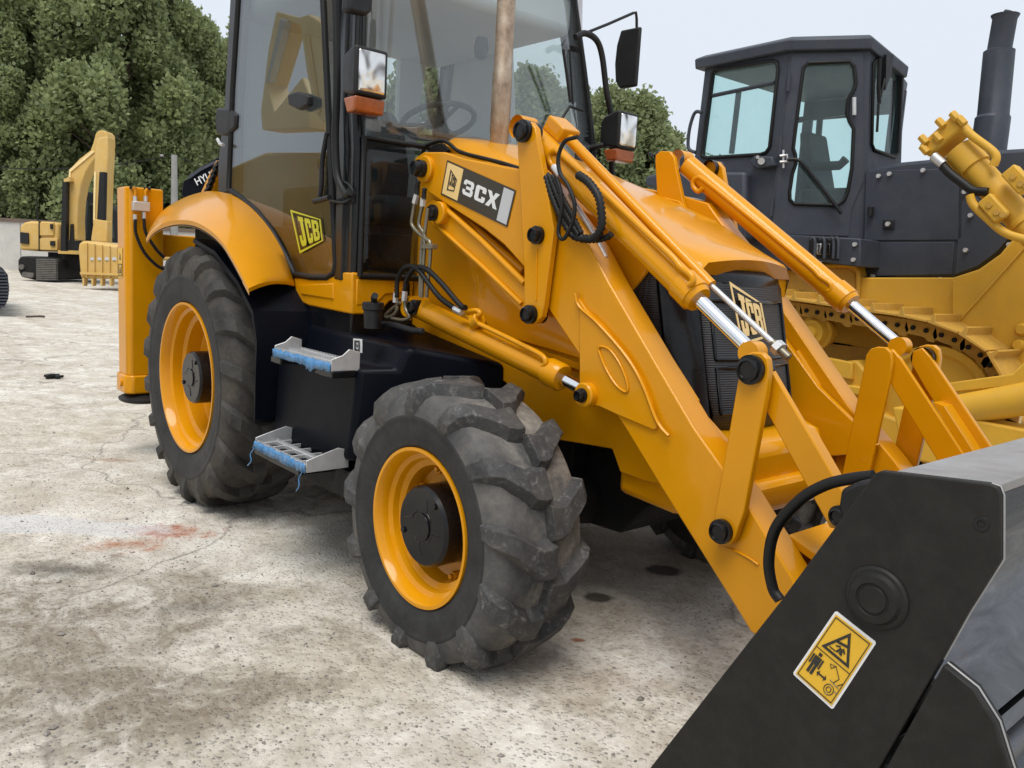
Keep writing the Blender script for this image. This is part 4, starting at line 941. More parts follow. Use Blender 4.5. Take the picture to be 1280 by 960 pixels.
# ---- bucket
BY = 1.175
def side_plate(s):
    P = [(3.30, .06), xz(at(820, 950, Y=-BY)), xz(at(975, 752, Y=-BY)), xz(at(1093, 592, Y=-BY)), xz(at(1100, 589, Y=-BY)), xz(at(1236, 605, Y=-BY)), xz(at(1247, 609, Y=-BY)), xz(at(1251, 620, Y=-BY)), xz(at(1251, 700, Y=-BY)), xz(at(1210, 765, Y=-BY)), xz(at(1176, 826, Y=-BY)), xz(at(1100, 958, Y=-BY)), (3.86, .30), (3.70, .06)]
    P[1] = (P[1][0]-.0, P[1][1])
    return [(x, s*BY, z) for x, z in P]
def clam(s):
    a = at(1178, 829, Y=-BY); b = at(1103, 960, Y=-BY)
    P = [(a.x+.002, a.z-.002), xz(at(1218, 862, Y=-BY)), xz(at(1245, 905, Y=-BY)), xz(at(1262, 960, Y=-BY)), (4.30, .32), (4.52, .10), (4.52, .045), (3.74, .045), (3.88, .30), (b.x+.005, b.z)]
    return [(x, s*(BY+.001), z) for x, z in P]
bk = MB()
bk.prism(side_plate(-1), (0, .025, 0)); bucket = bk.build('bucket', 'bucket_black', L, bevel=.003)
one('bucket_cheek', 'bucket_black', bucket, lambda m: m.prism(side_plate(1), (0, -.025, 0)), bevel=.003)
for s in (-1, 1): one('clam_cheek', 'bucket_black', bucket, lambda m: m.prism(clam(s), (0, -s*.035, 0)), bevel=.004)
def edge_wear(pts, par): one('worn_edge', 'toprail', par, lambda m: m.tube(pts, .0022, 6), smooth=60)
_sp = side_plate(-1); edge_wear([(x+.001, y+.012, z) for x, y, z in _sp[5:11]], bucket)
_cp = clam(-1); edge_wear([(x+.001, y+.017, z) for x, y, z in _cp[0:5]], bucket)
# curved back plate between the cheeks, and the top rail
bb_ = [(4.045, 1.072), (3.995, 1.02), (3.955, .96), (3.93, .90), (3.92, .84), (3.93, .78), (3.96, .735), (4.01, .70), (4.085, .682)]
def back(m):
    A = [(x, -BY+.026, z) for x, z in bb_]; 
    B = [(x-.02, -BY+.026, z-.004) for x, z in bb_[::-1]]
    m.prism(A+B, (0, 2*BY-.052, 0))
one('bucket_back', 'bare', bucket, back, smooth=50)
def clamshell(m):
    Cc = [(4.18, .68), (4.08, .52), (4.06, .36), (4.14, .18), (4.30, .07), (4.55, .03)]
    Cc = [(3.78, .34), (3.84, .20), (3.98, .10), (4.20, .055), (4.52, .045)]
    A = [(x, -BY+.036, z) for x, z in Cc]; B = [(x, -BY+.036, z-.02) for x, z in Cc[::-1]]
    m.prism(A+B, (0, 2*BY-.072, 0))
one('clam_floor', 'bare', bucket, clamshell, smooth=50)
def toprail(m):
    z = 1.092
    a = at(1100, 590, Y=-BY); 
    m.prism([(3.872, -BY+.027, 1.077), (4.05, -BY+.027, 1.095), (4.05, -BY+.027, 1.075), (3.872, -BY+.027, 1.057)], (0, 2*BY-.054, 0))
one('bucket_top_plate', 'toprail', bucket, toprail, bevel=.003)
def lipbars(m):
    m.prism([(4.06, -BY+.04, .62), (4.075, -BY+.04, .60), (3.86, -BY+.04, .42), (3.85, -BY+.04, .44)], (0, 2*BY-.08, 0))
    m.tube([(4.02, -BY+.04, .47), (4.02, BY-.04, .47)], .035, 20)
one('clam_edge', 'bare', bucket, lipbars, smooth=40)
def rearbox(m):
    m.prism([(3.30, -1.1, .07), (3.62, -1.1, .62), (3.80, -1.1, .98), (3.84, -1.1, .97), (3.78, -1.1, .60), (3.72, -1.1, .07)], (0, 2.2, 0))
one('bucket_rear_shell', 'bucket_black', bucket, rearbox, bevel=.01)
for s in (-1, 1):
    for y in (.40, .60):
        one('bucket_lug', 'bucket_black', bucket, lambda m: m.prism([(3.60, s*y, .50), (3.57, s*y, .74), (3.58, s*y, .86), (3.64, s*y, .90), (3.76, s*y, .84), (3.72, s*y, .50)], (0, s*.03, 0)), bevel=.006)
c_ = at(1096, 747, Y=-BY)
one('boss', 'bucket_black', bucket, lambda m: m.lathe([(-BY+.01, .060), (-BY-.004, .060), (-BY-.008, .056), (-BY-.009, .050), (-BY-.018, .045), (-BY-.020, .032), (-BY-.017, .030), (-BY-.017, .027), (-BY-.020, .025), (-BY-.021, 0)], (c_.x, 0, c_.z), seg=48), smooth=30)
c2_ = at(1227, 655, Y=-BY)
one('bolt_plug', 'plastic', bucket, lambda m: m.lathe([(-BY, .013), (-BY-.002, .012), (-BY-.002, .007), (-BY+.004, .006), (-BY+.004, 0)], (c2_.x, 0, c2_.z), seg=16), smooth=30)
one('hydraulic_hose', 'gasket', bucket, lambda m: hose(m, pl(((975, 750), (966, 735), (961, 700), (970, 660), (1000, 625), (1030, 607), (1060, 599), (1092, 595)), Y=-.85), .0145, False, seg=10), smooth=60)
one('hose_block', 'plastic', bucket, lambda m: m.prism(pl(((1050, 612), (1072, 602), (1092, 600), (1080, 640), (1052, 655), (1047, 635)), Y=-.92), (0, .12, 0)), bevel=.01)
# warning sticker
SQ = [at(x, y, Y=-BY-.0) for x, y in ((991, 842), (1041, 887), (1096, 803), (1045, 763))]
SQ = [SQ[0], SQ[1], SQ[2], SQ[3]]
stk = one('warning_sticker', 'white', bucket, lambda m: m.prism([bil(SQ, u, v) for u, v in ((0, .02), (.03, 0), (.97, 0), (1, .02), (1, .98), (.97, 1), (.03, 1), (0, .98))], (0, -.0012, 0)))
one('sticker_field', 'yellowprint', stk, lambda m: quad_print(m, SQ, [[(.05, .035), (.95, .035), (.95, .965), (.05, .965)]], (0, -1, 0), lift=.0016))
def stkprint(m):
    P = []
    fr = [(.08, .055), (.92, .055), (.92, .945), (.08, .945)]; P += ringp(fr, [(.095, .065), (.905, .065), (.905, .935), (.095, .935)])
    P += [[(.095, .495), (.905, .495), (.905, .503), (.095, .503)]]
    # triangle, apex up the long way
    P += ringp([(.16, .545), (.84, .545), (.5, .905)], [(.25, .575), (.75, .575), (.5, .84)])
    P += [[(.38, .70), (.62, .73), (.61, .76), (.37, .73)], [(.44, .60), (.50, .61), (.54, .68), (.49, .68)], [(.52, .61), (.60, .60), (.57, .66), (.53, .67)], [(.40, .655), (.49, .68), (.48, .70), (.39, .67)], [(.54, .68), (.62, .64), (.635, .655), (.56, .70)], [(.30, .60), (.44, .60), (.44, .612), (.30, .612)]]
    # standing man, arrow, machine
    P += [[(.17, .30), (.33, .30), (.33, .41), (.17, .41)], [(.18, .17), (.24, .17), (.24, .30), (.18, .30)], [(.26, .17), (.32, .17), (.32, .30), (.26, .30)], [(.215, .425), (.285, .425), (.29, .465), (.21, .465)], [(.12, .28), (.155, .28), (.155, .41), (.12, .41)], [(.345, .28), (.38, .28), (.38, .41), (.345, .41)]]
    P += [[(.42, .235), (.55, .235), (.55, .255), (.42, .255)], [(.42, .205), (.42, .285), (.37, .245)], [(.55, .285), (.55, .205), (.60, .245)]]
    quad_print(m, SQ, P, (0, -1, 0), lift=.0028)
    def circ(cu, cv, r, n=14): return [bil(SQ, cu+r*math.cos(2*math.pi*k/n), cv+r*.66*math.sin(2*math.pi*k/n))+Vector((0, -.003, 0)) for k in range(n+1)]
    for r in (.10, .05): m.tube(circ(.74, .17, r), .0009, 4)
    ln = lambda *q: m.tube([bil(SQ, u, v)+Vector((0, -.003, 0)) for u, v in q], .0009, 4)
    ln((.74, .27), (.80, .36), (.62, .46), (.50, .44), (.56, .40), (.62, .46)); ln((.84, .20), (.92, .20)); ln((.84, .28), (.90, .34)); ln((.66, .28), (.88, .26))
one('sticker_print', 'blackprint', stk, stkprint)

# ---- stabiliser leg behind the rear wheel (near) and its twin
def stab(s):
    y0, y1 = 1.075, .84; x0, x1 = -1.40, -1.20; ch = .018
    def ring(z, g=0):
        P = [(x1+g, -(y0-.03)), (x1+g, -y1), (x0-g, -y1), (x0-g, -(y0+g)), (x1-.03, -(y0+g))]
        return [(x, y if s < 0 else -y, z) for x, y in P]
    st = one('stabiliser', 'yellow', L, lambda m: m.loft([ring(.55), ring(1.79)]), bevel=.012, seg=3)
    one('sleeve', 'yellow', st, lambda m: m.loft([ring(.43, .012), ring(.555, .012)]), bevel=.012)
    yy = -.97 if s < 0 else .97
    one('foot', 'plastic', st, lambda m: m.loft([[(-1.30+r*math.cos(t), yy+r*.75*math.sin(t), z) for t in [2*math.pi*k/24 for k in range(24)]] for z, r in ((.365, .15), (.375, .17), (.39, .175), (.40, .15), (.43, .08))]), smooth=40)
    one('pin', 'yellow', st, lambda m: m.cyl((-1.30, yy-.13 if s < 0 else yy+.13, .50), (-1.30, yy, .50), .03, 16), smooth=40)
    if s < 0:
        one('top_hole', 'gasket', st, lambda m: (m.tube(pl(((162, 234), (170, 236)), X=-1.197), .009, 10), m.tube(pl(((180, 235), (188, 236)), X=-1.197), .009, 10)), smooth=50)
        c = at(176, 258, X=-1.185)
        one('valve_block', 'steel', st, lambda m: m.obox(c, (1, 0, 0), (0, 1, 0), (0, 0, 1), (.022, .052, .030)), bevel=.004)
        for p_ in (((169, 268), (169, 276)), ((180, 265), (180, 275)), ((169, 245), (169, 252)), ((182, 245), (182, 252))): one('valve_pipe', 'steel', st, lambda m: m.tube(pl(p_, X=-1.185), .013, 8), smooth=30)
        for p_ in (((166, 234), (169, 238), (169, 247)), ((184, 236), (182, 240), (182, 247))): one('valve_pipe', 'yellow', st, lambda m: m.tube(catmull(pl(p_, X=-1.185), 4), .010, 8), smooth=30)
        for p_ in (((169, 274), (170, 292), (180, 315), (195, 331), (206, 337)), ((180, 273), (182, 290), (194, 310), (206, 323))): one('hydraulic_hose', 'gasket', st, lambda m: hose(m, pl(p_, X=-1.155), .012), smooth=60)
        q = pl(((148, 347), (153, 347), (153, 310), (148, 310)), Y=-1.0772)
        one('leg_sticker', 'yellowprint', st, lambda m: m.prism(q, (0, -.001, 0)))
        one('sticker_print', 'blackprint', st, lambda m: quad_print(m, q, ringp([(.1, .05), (.9, .05), (.9, .47), (.1, .47)], [(.2, .08), (.8, .08), (.8, .44), (.2, .44)])+[[(.3, .15), (.7, .15), (.5, .38)], [(.3, .6), (.65, .6), (.45, .85)]], (0, -1, 0), lift=.002))
stab(-1); stab(1)
one('rear_frame', 'yellow', L, lambda m: (m.box((-1.38, -.84, .60), (-1.18, .84, .95)), m.box((-1.38, -.84, 1.35), (-1.25, .84, 1.50)), m.box((-1.25, -.35, .55), (-.6, .35, .9))), bevel=.01)
def rear_grille(m):
    P = pl([(270, 200), (276, 205), (263, 245), (252, 250), (247, 248), (262, 215)], Y=-.74); m.prism(P, (0, .05, 0))
one('rear_quarter_panel', 'yellow', L, rear_grille, bevel=.008)
def vents(m):
    for k in range(6):
        a = at(271-k*2.6, 208+k*7, Y=-.755); m.obox(a, (1, 0, .5), (0, 1, 0), (-.5, 0, 1), (.045, .012, .010))
one('vent', 'gasket', L, vents)
#==PART3==
# ================================================================== BULLDOZER
DZ = (0.9, 3.95, 0)
D = thing('bulldozer', 'yellow crawler bulldozer with dark grey angular cab, parked behind the loader', 'bulldozer', DZ)
def z5(x, y): return (800+x/2.6667, y/2.6667)
def z6(x, y): return (940+x/3.2, 300+y/3.2)
tA, tB, tC, tD = [at(*q, Z=3.3) for q in ((879, 84), (988, 65), (1086, 63), (1130, 82))]
def pln(P, Q): d = Q-P; return (P.x, P.y, P.z), (d.y, -d.x, 0)
fAB, fBC, fCD = pln(tA, tB), pln(tB, tC), pln(tC, tD)
def on(f, pts, conv=z5, push=0.0):
    p0, n = f; nn = Vector(n).normalized()
    if nn.dot(Vector(CAM)-Vector(p0)) < 0: nn = -nn
    p = Vector(p0)+nn*push
    return [atp(*conv(x, y), (p.x, p.y, p.z), n) for x, y in pts]
def inward(f):
    nn = Vector(f[1]).normalized()
    return -nn if nn.dot(Vector(CAM)-Vector(f[0])) > 0 else nn
def dplate(name, mat, f, pts, th=.03, parent=None, conv=z5, push=0, bevel=.005, holes=None):
    P = on(f, pts, conv, push); return one(name, mat, parent or D, lambda m: m.prism(P, inward(f)*th), bevel=bevel)
def framed(name, mat, f, outer, inner, th=.05, parent=None, push=0):
    """wall panel with a window opening: outer and inner outline, both star-shaped round the inner centre"""
    O = on(f, outer, z5, push); I = on(f, inner, z5, push); c = sum(I, Vector())/len(I)
    nn = -inward(f); ax = Vector((nn.y, -nn.x, 0)).normalized(); 
    ang = lambda p: math.atan2((p-c).z, (p-c).dot(ax))
    K = 48; 
    def hit(poly, a):
        d = Vector((math.cos(a), math.sin(a))); best = None
        pts = [Vector(((p-c).dot(ax), (p-c).z)) for p in poly]
        for p, q in zip(pts, pts[1:]+pts[:1]):
            e = q-p; den = d.x*e.y-d.y*e.x
            if abs(den) < 1e-9: continue
            t = (p.x*e.y-p.y*e.x)/den; u = (p.x*d.y-p.y*d.x)/den
            if t > 0 and -1e-6 <= u <= 1+1e-6: best = t if best is None else max(best, t)
        return c+ax*(d.x*best)+Vector((0, 0, d.y*best))
    angs = sorted([-math.pi+2*math.pi*k/K for k in range(K)]+[ang(p)+1e-5 for p in O]+[ang(p) for p in I])
    ro = [hit(O, a) for a in angs]; ri = [hit(I, a) for a in angs]; n = len(angs); off = inward(f)*th
    m = MB(); vs = ro+ri+[p+off for p in ro]+[p+off for p in ri]; fs = []
    for i in range(n):
        j = (i+1) % n; fs += [(i, j, n+j, n+i), (2*n+i, 3*n+i, 3*n+j, 2*n+j), (i, 2*n+i, 2*n+j, j), (n+i, n+j, 3*n+j, 3*n+i)]
    m.add(vs, fs); return m.build(name, mat, parent or D, smooth=20)
W1 = [(252, 234), (440, 202), (455, 208), (460, 232), (432, 490), (420, 508), (400, 515), (222, 526), (207, 520), (207, 505), (240, 245)]
cab_ = framed('cab_side', 'dgrey', fAB, [(218, 225), (498, 172), (432, 775), (150, 800)], W1)
one('side_window', 'dozer_glass', D, lambda m: m.prism(on(fAB, W1, push=-.025), inward(fAB)*.006), smooth=0)
seal1 = on(fAB, W1, push=.004); one('window_seal', 'gasket', D, lambda m: m.tube(seal1+[seal1[0]], .016, 8), smooth=50)
one('window_bar', 'dgrey', D, lambda m: (m.tube(on(fAB, [(238, 320), (448, 276)], push=-.02), .018, 6)))
one('far_window_bar', 'dgrey', D, lambda m: (m.tube(on(fAB, [(330, 300), (305, 512)], push=-1.4), .03, 6), m.tube(on(fAB, [(600, 390), (585, 590)], push=-1.4), .03, 6), m.tube(on(fAB, [(500, 405), (700, 372)], push=-1.4), .03, 6)))
grb = on(fAB, [(206, 376), (190, 372), (178, 385), (165, 430), (160, 480), (166, 500), (185, 508)], push=.10); one('grab_rail', 'dgrey', D, lambda m: m.tube(catmull(grb, 5), .016, 10), smooth=60)
W2 = [(562, 210), (700, 205), (714, 222), (720, 275), (715, 295), (695, 330), (691, 380), (698, 405), (712, 430), (706, 560), (692, 640), (680, 668), (655, 685), (515, 680), (500, 665), (499, 640), (508, 580), (520, 545), (518, 515), (511, 495), (515, 460), (545, 225)]
framed('door_post', 'dgrey', fBC, [(499, 170), (768, 162), (750, 795), (430, 785)], [(512, 186), (740, 180), (742, 600), (700, 690), (690, 782), (440, 776)], .05)
dd = framed('door', 'dgrey', fBC, [(507, 181), (744, 176), (746, 600), (706, 692), (694, 786), (437, 780)], W2, .045, push=.012)
one('door_window', 'dozer_glass', dd, lambda m: m.prism(on(fBC, W2, push=-.012), inward(fBC)*.006), smooth=0)
sl2 = on(fBC, W2, push=.016); one('window_seal', 'gasket', dd, lambda m: m.tube(sl2+[sl2[0]], .015, 8), smooth=50)
one('door_handle', 'steel', dd, lambda m: m.tube(on(fBC, [(714, 325), (714, 384)], push=.04), .017, 8), smooth=50)
for yy in ((245, 305), (455, 520), (660, 720)):
    x = 499-(yy[0]-245)*.135; one('door_hinge', 'dgrey', dd, lambda m: m.tube(on(fBC, [(x, yy[0]), (x-6, yy[1])], push=.03), .014, 8))
one('door_strut', 'plastic', dd, lambda m: m.tube(catmull(on(fBC, [(490, 532), (520, 532), (545, 548), (610, 630), (672, 712)], push=.07), 4), .015, 8), smooth=50)
one('door_catch', 'steel', dd, lambda m: (m.tube(on(fBC, [(466, 520), (490, 517), (492, 538), (466, 540)], push=.06), .012, 8), m.tube(on(fBC, [(478, 500), (478, 560)], push=.05), .010, 8)), smooth=50)
one('catch_block', 'dgrey', D, lambda m: m.prism(on(fAB, [(362, 540), (380, 518), (440, 522), (446, 552), (390, 562)], push=.08), inward(fAB)*.08), bevel=.01)
one('catch_bolt', 'steel', D, lambda m: (m.cyl(on(fAB, [(404, 537)], push=.06)[0], on(fAB, [(404, 537)], push=.11)[0], .03, 8), m.cyl(on(fAB, [(392, 524)], push=.06)[0], on(fAB, [(392, 524)], push=.1)[0], .016, 6)))
W3 = [(788, 200), (810, 207), (868, 240), (872, 262), (861, 510), (850, 524), (780, 500), (772, 480), (778, 212)]
framed('cab_front', 'dgrey', fCD, [(766, 160), (882, 212), (870, 552), (752, 800)], W3)
one('front_window', 'dozer_glass', D, lambda m: m.prism(on(fCD, W3, push=-.025), inward(fCD)*.006), smooth=0)
sl3 = on(fCD, W3, push=.004); one('window_seal', 'gasket', D, lambda m: m.tube(sl3+[sl3[0]], .016, 8), smooth=50)
one('wiper', 'plastic', D, lambda m: m.tube(on(fCD, [(838, 185), (815, 270), (795, 350), (790, 440)], push=.05), .011, 8))
one('wiper', 'plastic', D, lambda m: m.tube(on(fCD, [(800, 195), (795, 290), (798, 345)], push=.05), .016, 8))
one('wiper_motor', 'plastic', D, lambda m: m.prism(on(fCD, [(822, 182), (846, 180), (838, 250), (818, 300)], push=.06), inward(fCD)*.05))
# roof and the far walls
back_off = Vector((0.1, 1.5, 0))
tE = Vector((tA.x, tA.y+1.75, 3.3)); tF = Vector((tB.x+.1, tA.y+1.85, 3.3)); tG = Vector((tD.x-.30, tD.y+.45, 3.3))
RP = [tA, tB, tC, tD, tG, tF, tE]; cen = sum(RP, Vector())/len(RP)
def roofd(m):
    def ring(z, k, dx=0): return [Vector((cen.x+(p.x-cen.x)*k, cen.y+(p.y-cen.y)*k, z+(-.10 if i in (3, ) else 0)+(.0 if i else -.02))) for i, p in enumerate(RP)]
    m.loft([ring(3.295, 1.0), ring(3.30, 1.06), ring(3.385, 1.07), ring(3.42, 1.0)])
one('cab_roof', 'dgrey', D, roofd, bevel=.01)
def farwalls(m):
    for P, Q in ((tE, tF), (tF, tG)):
        d = (Q-P); nrm = Vector((-d.y, d.x, 0)).normalized()*.04; L_ = d.length
        for a, b in ((0, .10), (.90, 1)):
            p = P+d*a; q = P+d*b; m.prism([Vector((p.x, p.y, 1.8)), Vector((q.x, q.y, 1.8)), Vector((q.x, q.y, 3.3)), Vector((p.x, p.y, 3.3))], nrm)
        for z0, z1 in ((1.8, 2.25), (3.1, 3.29)):
            m.prism([Vector((P.x, P.y, z0)), Vector((Q.x, Q.y, z0)), Vector((Q.x, Q.y, z1)), Vector((P.x, P.y, z1))], nrm*.8)
one('cab_rear_wall', 'dgrey', D, farwalls)
dst = one('seat', 'seat', D, lambda m: (m.box((.35, 4.35, 2.1), (.95, 4.9, 2.28)), m.loft([[(.32, 4.4, 2.28), (.45, 4.4, 2.28), (.45, 4.85, 2.28), (.32, 4.85, 2.28)], [(.22, 4.45, 2.82), (.32, 4.45, 2.82), (.32, 4.8, 2.82), (.22, 4.8, 2.82)]])), bevel=.03)
one('control_lever', 'plastic', D, lambda m: (m.tube([(.9, 4.3, 2.1), (.95, 4.25, 2.45)], .02, 8), m.tube([(.5, 4.2, 2.45), (.8, 4.2, 2.45), (.85, 4.2, 2.5)], .04, 8)))
# engine housing beside and ahead of the cab
pE = ((at(1078, 300, Y=3.95).x, 3.95, 2), (0, -1, 0))
hood_px = [(750, 565), (868, 540), (960, 531), (1090, 508), (1170, 500), (1290, 493), (1420, 486), (1420, 700), (1290, 735), (1255, 780), (1200, 845), (1130, 895), (1045, 927), (730, 930), (742, 800)]
dh = dplate('engine_housing', 'dgrey', pE, hood_px, .9, bevel=.03)
for q in ([(752, 570), (1062, 560), (1062, 800), (746, 802)],):
    dplate('housing_panel', 'dgrey', pE, q, .02, dh, push=.012)
dplate('housing_panel', 'dgrey', pE, [(745, 808), (1048, 806), (1040, 915), (735, 922)], .02, dh, push=.010)
dplate('housing_panel', 'dgrey', pE, [(1072, 560), (1098, 640), (1250, 770), (1190, 840), (1125, 888), (1050, 915), (1058, 800), (1070, 790)], .02, dh, push=.014)
for x, y in ((797, 587), (833, 580), (945, 568), (1103, 718), (1087, 834), (1003, 931), (777, 921), (1134, 917), (1232, 815), (1083, 640)):
    c = on(pE, [(x, y)], push=.02)[0]; one('bolt', 'steel', dh, lambda m: m.cyl(c, c+Vector((0, -.02, 0)), .018, 6))
dplate('latch_plate', 'plastic', pE, [(808, 732), (845, 732), (845, 764), (808, 764)], .02, dh, push=.028)
c = on(pE, [(828, 747)], push=.03)[0]; one('bolt', 'steel', dh, lambda m: m.cyl(c, c+Vector((0, -.02, 0)), .02, 6))
one('housing_latch', 'plastic', dh, lambda m: m.tube(on(pE, [(770, 690), (766, 720)], push=.04), .025, 8))
# lamp cage under the door
pL = ((tB.x, 3.62, 2), (0, -1, 0))
dplate('platform', 'dgrey', pL, [(330, 770), (500, 770), (500, 900), (330, 900)], .4, push=-.08)
cage = dplate('cab_step', 'dgrey', pL, [(490, 782), (735, 795), (735, 890), (640, 880), (490, 850)], .5, bevel=.01)
dplate('lamp_recess', 'gasket', pL, [(563, 790), (665, 796), (662, 868), (560, 858)], .01, cage, push=.006)
for x in (596, 625): dplate('work_lamp', 'reflector', pL, [(x-8, 812), (x+8, 812), (x+8, 850), (x-8, 848)], .02, cage, push=.02)
for x in (578, 610, 640, 656): one('lamp_bar', 'dgrey', cage, lambda m: m.tube(catmull(on(pL, [(x-10, 800), (x, 792), (x+6, 810), (x+4, 862)], push=.05), 4), .012, 6), smooth=50)
for x, y in ((718, 815), (713, 866)): cc_ = on(pL, [(x, y)], push=.0)[0]; one('bolt', 'steel', cage, lambda m: m.cyl(cc_, cc_+Vector((0, -.02, 0)), .018, 6))
# grey tank and work light at the rear left of the cab
pT = ((0, 3.5, 2), (0, -1, 0))
tk = dplate('side_tank', 'dgrey', pT, [(15, 590), (30, 582), (130, 570), (350, 572), (350, 800), (100, 800), (100, 640), (15, 622)], .5, bevel=.03)
dplate('rear_mast', 'dgrey', pT, [(50, 500), (75, 505), (170, 520), (170, 580), (60, 575)], .3, bevel=.03, push=-.3)
wl = dplate('work_light', 'plastic', pT, [(48, 510), (62, 503), (98, 512), (98, 550), (80, 556), (50, 552)], .14, bevel=.015, push=.05)
one('work_light_stem', 'plastic', wl, lambda m: (m.tube(on(pT, [(75, 553), (72, 575)]), .02, 8), m.tube(on(pT, [(30, 512), (50, 520)]), .015, 8)))
# yellow hull
pH = ((2, 3.80, 1.5), (0, -1, 0))
hull = dplate('hull', 'dozer_yellow', pH, [(380, 860), (720, 880), (730, 925), (1045, 925), (1130, 897), (1200, 847), (1255, 782), (1300, 735), (1440, 700), (1440, 1330), (1180, 1330), (900, 1250), (700, 1150), (380, 1100)], .7, bevel=.01)
dplate('hull_plate', 'dozer_yellow', pH, [(1042, 935), (1130, 903), (1205, 850), (1260, 785), (1300, 742), (1440, 710), (1440, 1250), (1280, 1270), (1040, 1130)], .04, hull, push=.05)
one('weld_bead', 'dozer_yellow', hull, lambda m: m.tube(on(pH, [(1045, 1090), (1300, 805)], push=.055), .008, 6))
dplate('hull_recess', 'track_yellow', pH, [(450, 895), (690, 895), (718, 910), (718, 980), (690, 1040), (450, 1020)], .02, hull, push=.004)
one('recess_rim', 'dozer_yellow', hull, lambda m: m.tube(catmull(on(pH, [(440, 888), (690, 885), (722, 900), (728, 930), (722, 1040)], push=.012), 3), .018, 8), smooth=50)
for x, y in ((1276, 1098), (1265, 1150)):
    c = on(pH, [(x, y)], push=.05)[0]; one('bolt', 'dozer_yellow', hull, lambda m: m.lathe([(c.y-.05, 0), (c.y-.05, .03), (c.y-.02, .045), (c.y, .045)], (c.x, 0, c.z), seg=14), smooth=30)
# exhaust
ex0 = at(1236, 184, Y=4.4); ex1 = at(1249, 64, Y=4.4); ex2 = at(1256, 24, Y=4.4)
one('exhaust_stack', 'dgrey', D, lambda m: (m.tube([ex0-Vector((0, 0, .2)), ex0+Vector((0, 0, .22)), ex0+Vector((0, 0, .24)), ex1, ex1+Vector((0, 0, .01)), ex2, ex2+Vector((0, 0, .03))], [.128, .125, .112, .110, .086, .086, .10], 24), m.tube([ex2+Vector((0, 0, .0)), ex2+Vector((.02, 0, .06))], [.05, .03], 8)), smooth=30)
# blade lift cylinder on the near side of the hood
Yc = 3.45
k0, k1, k2 = at(1186, 172, Y=Yc), at(1203, 192, Y=Yc), at(1330, 335, Y=Yc); kx = (k2-k1).normalized()
lc = one('lift_cylinder', 'dozer_yellow', D, lambda m: (m.tube([k1-kx*.03, k1+kx*.14, k1+kx*.141, k2], [.108, .108, .092, .092], 24), m.tube([k1+kx*.62, k1+kx*.66], [.106, .106], 24)), smooth=40)
def pitem(name, mat, px, r, off=0.0, seg=10): return one(name, mat, lc, lambda m: m.tube(catmull([at(*z5(x, y), Y=Yc-off) for x, y in px], 4), r, seg), smooth=50)
one('cylinder_head', 'dozer_yellow', lc, lambda m: m.obox(at(*z5(1022, 462), Y=Yc), kx, (0, 1, 0), kx.cross(Vector((0, 1, 0))), (.060, .115, .14)), bevel=.02)
for x, y in ((1022, 432), (1070, 410), (1092, 425), (965, 488), (968, 520), (1012, 480)):
    c = at(*z5(x, y), Y=Yc-.12); one('head_bolt', 'dozer_yellow', lc, lambda m: m.cyl(c-kx*.03, c-kx*.10, .028, 6), bevel=.004)
pitem('cylinder_pipe', 'dozer_yellow', [(1085, 432), (1110, 455), (1170, 500), (1187, 525), (1178, 552)], .028, .10)
pitem('cylinder_pipe', 'dozer_yellow', [(1100, 650), (1110, 680), (1150, 720), (1215, 775), (1290, 800)], .028, .12)
for (x, y) in ((1182, 695), (1262, 600)):
    c = at(*z5(x, y), Y=Yc-.12); cb = one('pipe_clamp', 'dozer_yellow', lc, lambda m: m.obox(c, kx, (0, 1, 0), kx.cross(Vector((0, 1, 0))), (.09, .05, .05)), bevel=.012)
    for dx, dy in ((-20, -12), (5, 12), (26, 20)):
        b_ = at(*z5(x+dx, y+dy), Y=Yc-.18); one('clamp_bolt', 'track_yellow', cb, lambda m: m.cyl(b_, b_+Vector((0, .05, 0)), .022, 6))
pitem('cylinder_hose', 'gasket', [(990, 530), (1030, 575), (1075, 610), (1110, 635), (1160, 640)], .030, .10)
pitem('hose_union', 'steel', [(978, 520), (1010, 548)], .032, .11)
# ---- crawler track, link by link
TY0, TY1 = 3.30, 3.86
ic = Vector((2.02, 3.5, .66)); ir = .40
top = [at(905, 352, Y=TY0), at(974, 367, Y=TY0), at(1090, 384, Y=TY0), at(1150, 393, Y=TY0), at(1184, 403, Y=TY0)]
path = [Vector((-1.6, 0, 1.30)), Vector((-.6, 0, 1.34))]+[Vector((p.x, 0, p.z-.06)) for p in top[1:]]
ang = [R(a) for a in (62, 42, 20, 0, -25, -50, -75, -90)]
cx0, cz0, rr0 = 2.10, .62, .53
path = path[:-1]+[Vector((cx0+rr0*math.cos(a), 0, cz0+rr0*math.sin(a))) for a in ang]+[Vector((1.0, 0, .09)), Vector((-1.2, 0, .09))]
path = [p for i, p in enumerate(path)]
P_ = resample(catmull(path, 8), .216)
base_s = MB(); base_s.prism([(-.112, 0, -.012), (.105, 0, -.012), (.105, 0, .006), (-.060, 0, .010), (-.078, 0, .062), (-.094, 0, .062), (-.100, 0, .012), (-.112, 0, .010)], (0, TY1-TY0, 0))
trk = one('crawler_track', 'track_yellow', D, lambda m: [m.tube([(p.x, 3.52, p.z), (p.x, 3.66, p.z)], .035, 8) for p in [q for q in P_]])
sh0 = base_s.build('track_shoe', 'track_yellow', trk, bevel=.004)
lk_ = MB(); lk_.prism([(-.115, 0, -.02), (-.115, 0, -.09), (-.09, 0, -.125), (.04, 0, -.125), (.07, 0, -.15), (.115, 0, -.15), (.135, 0, -.10), (.10, 0, -.02)], (0, .04, 0)); l0 = lk_.build('track_link', 'track_yellow', trk, bevel=.004)
bl_ = MB(); bl_.cyl((0, 0, 0), (0, -.012, 0), .018, 8); b0 = bl_.build('link_bolt', 'undercarriage', trk)
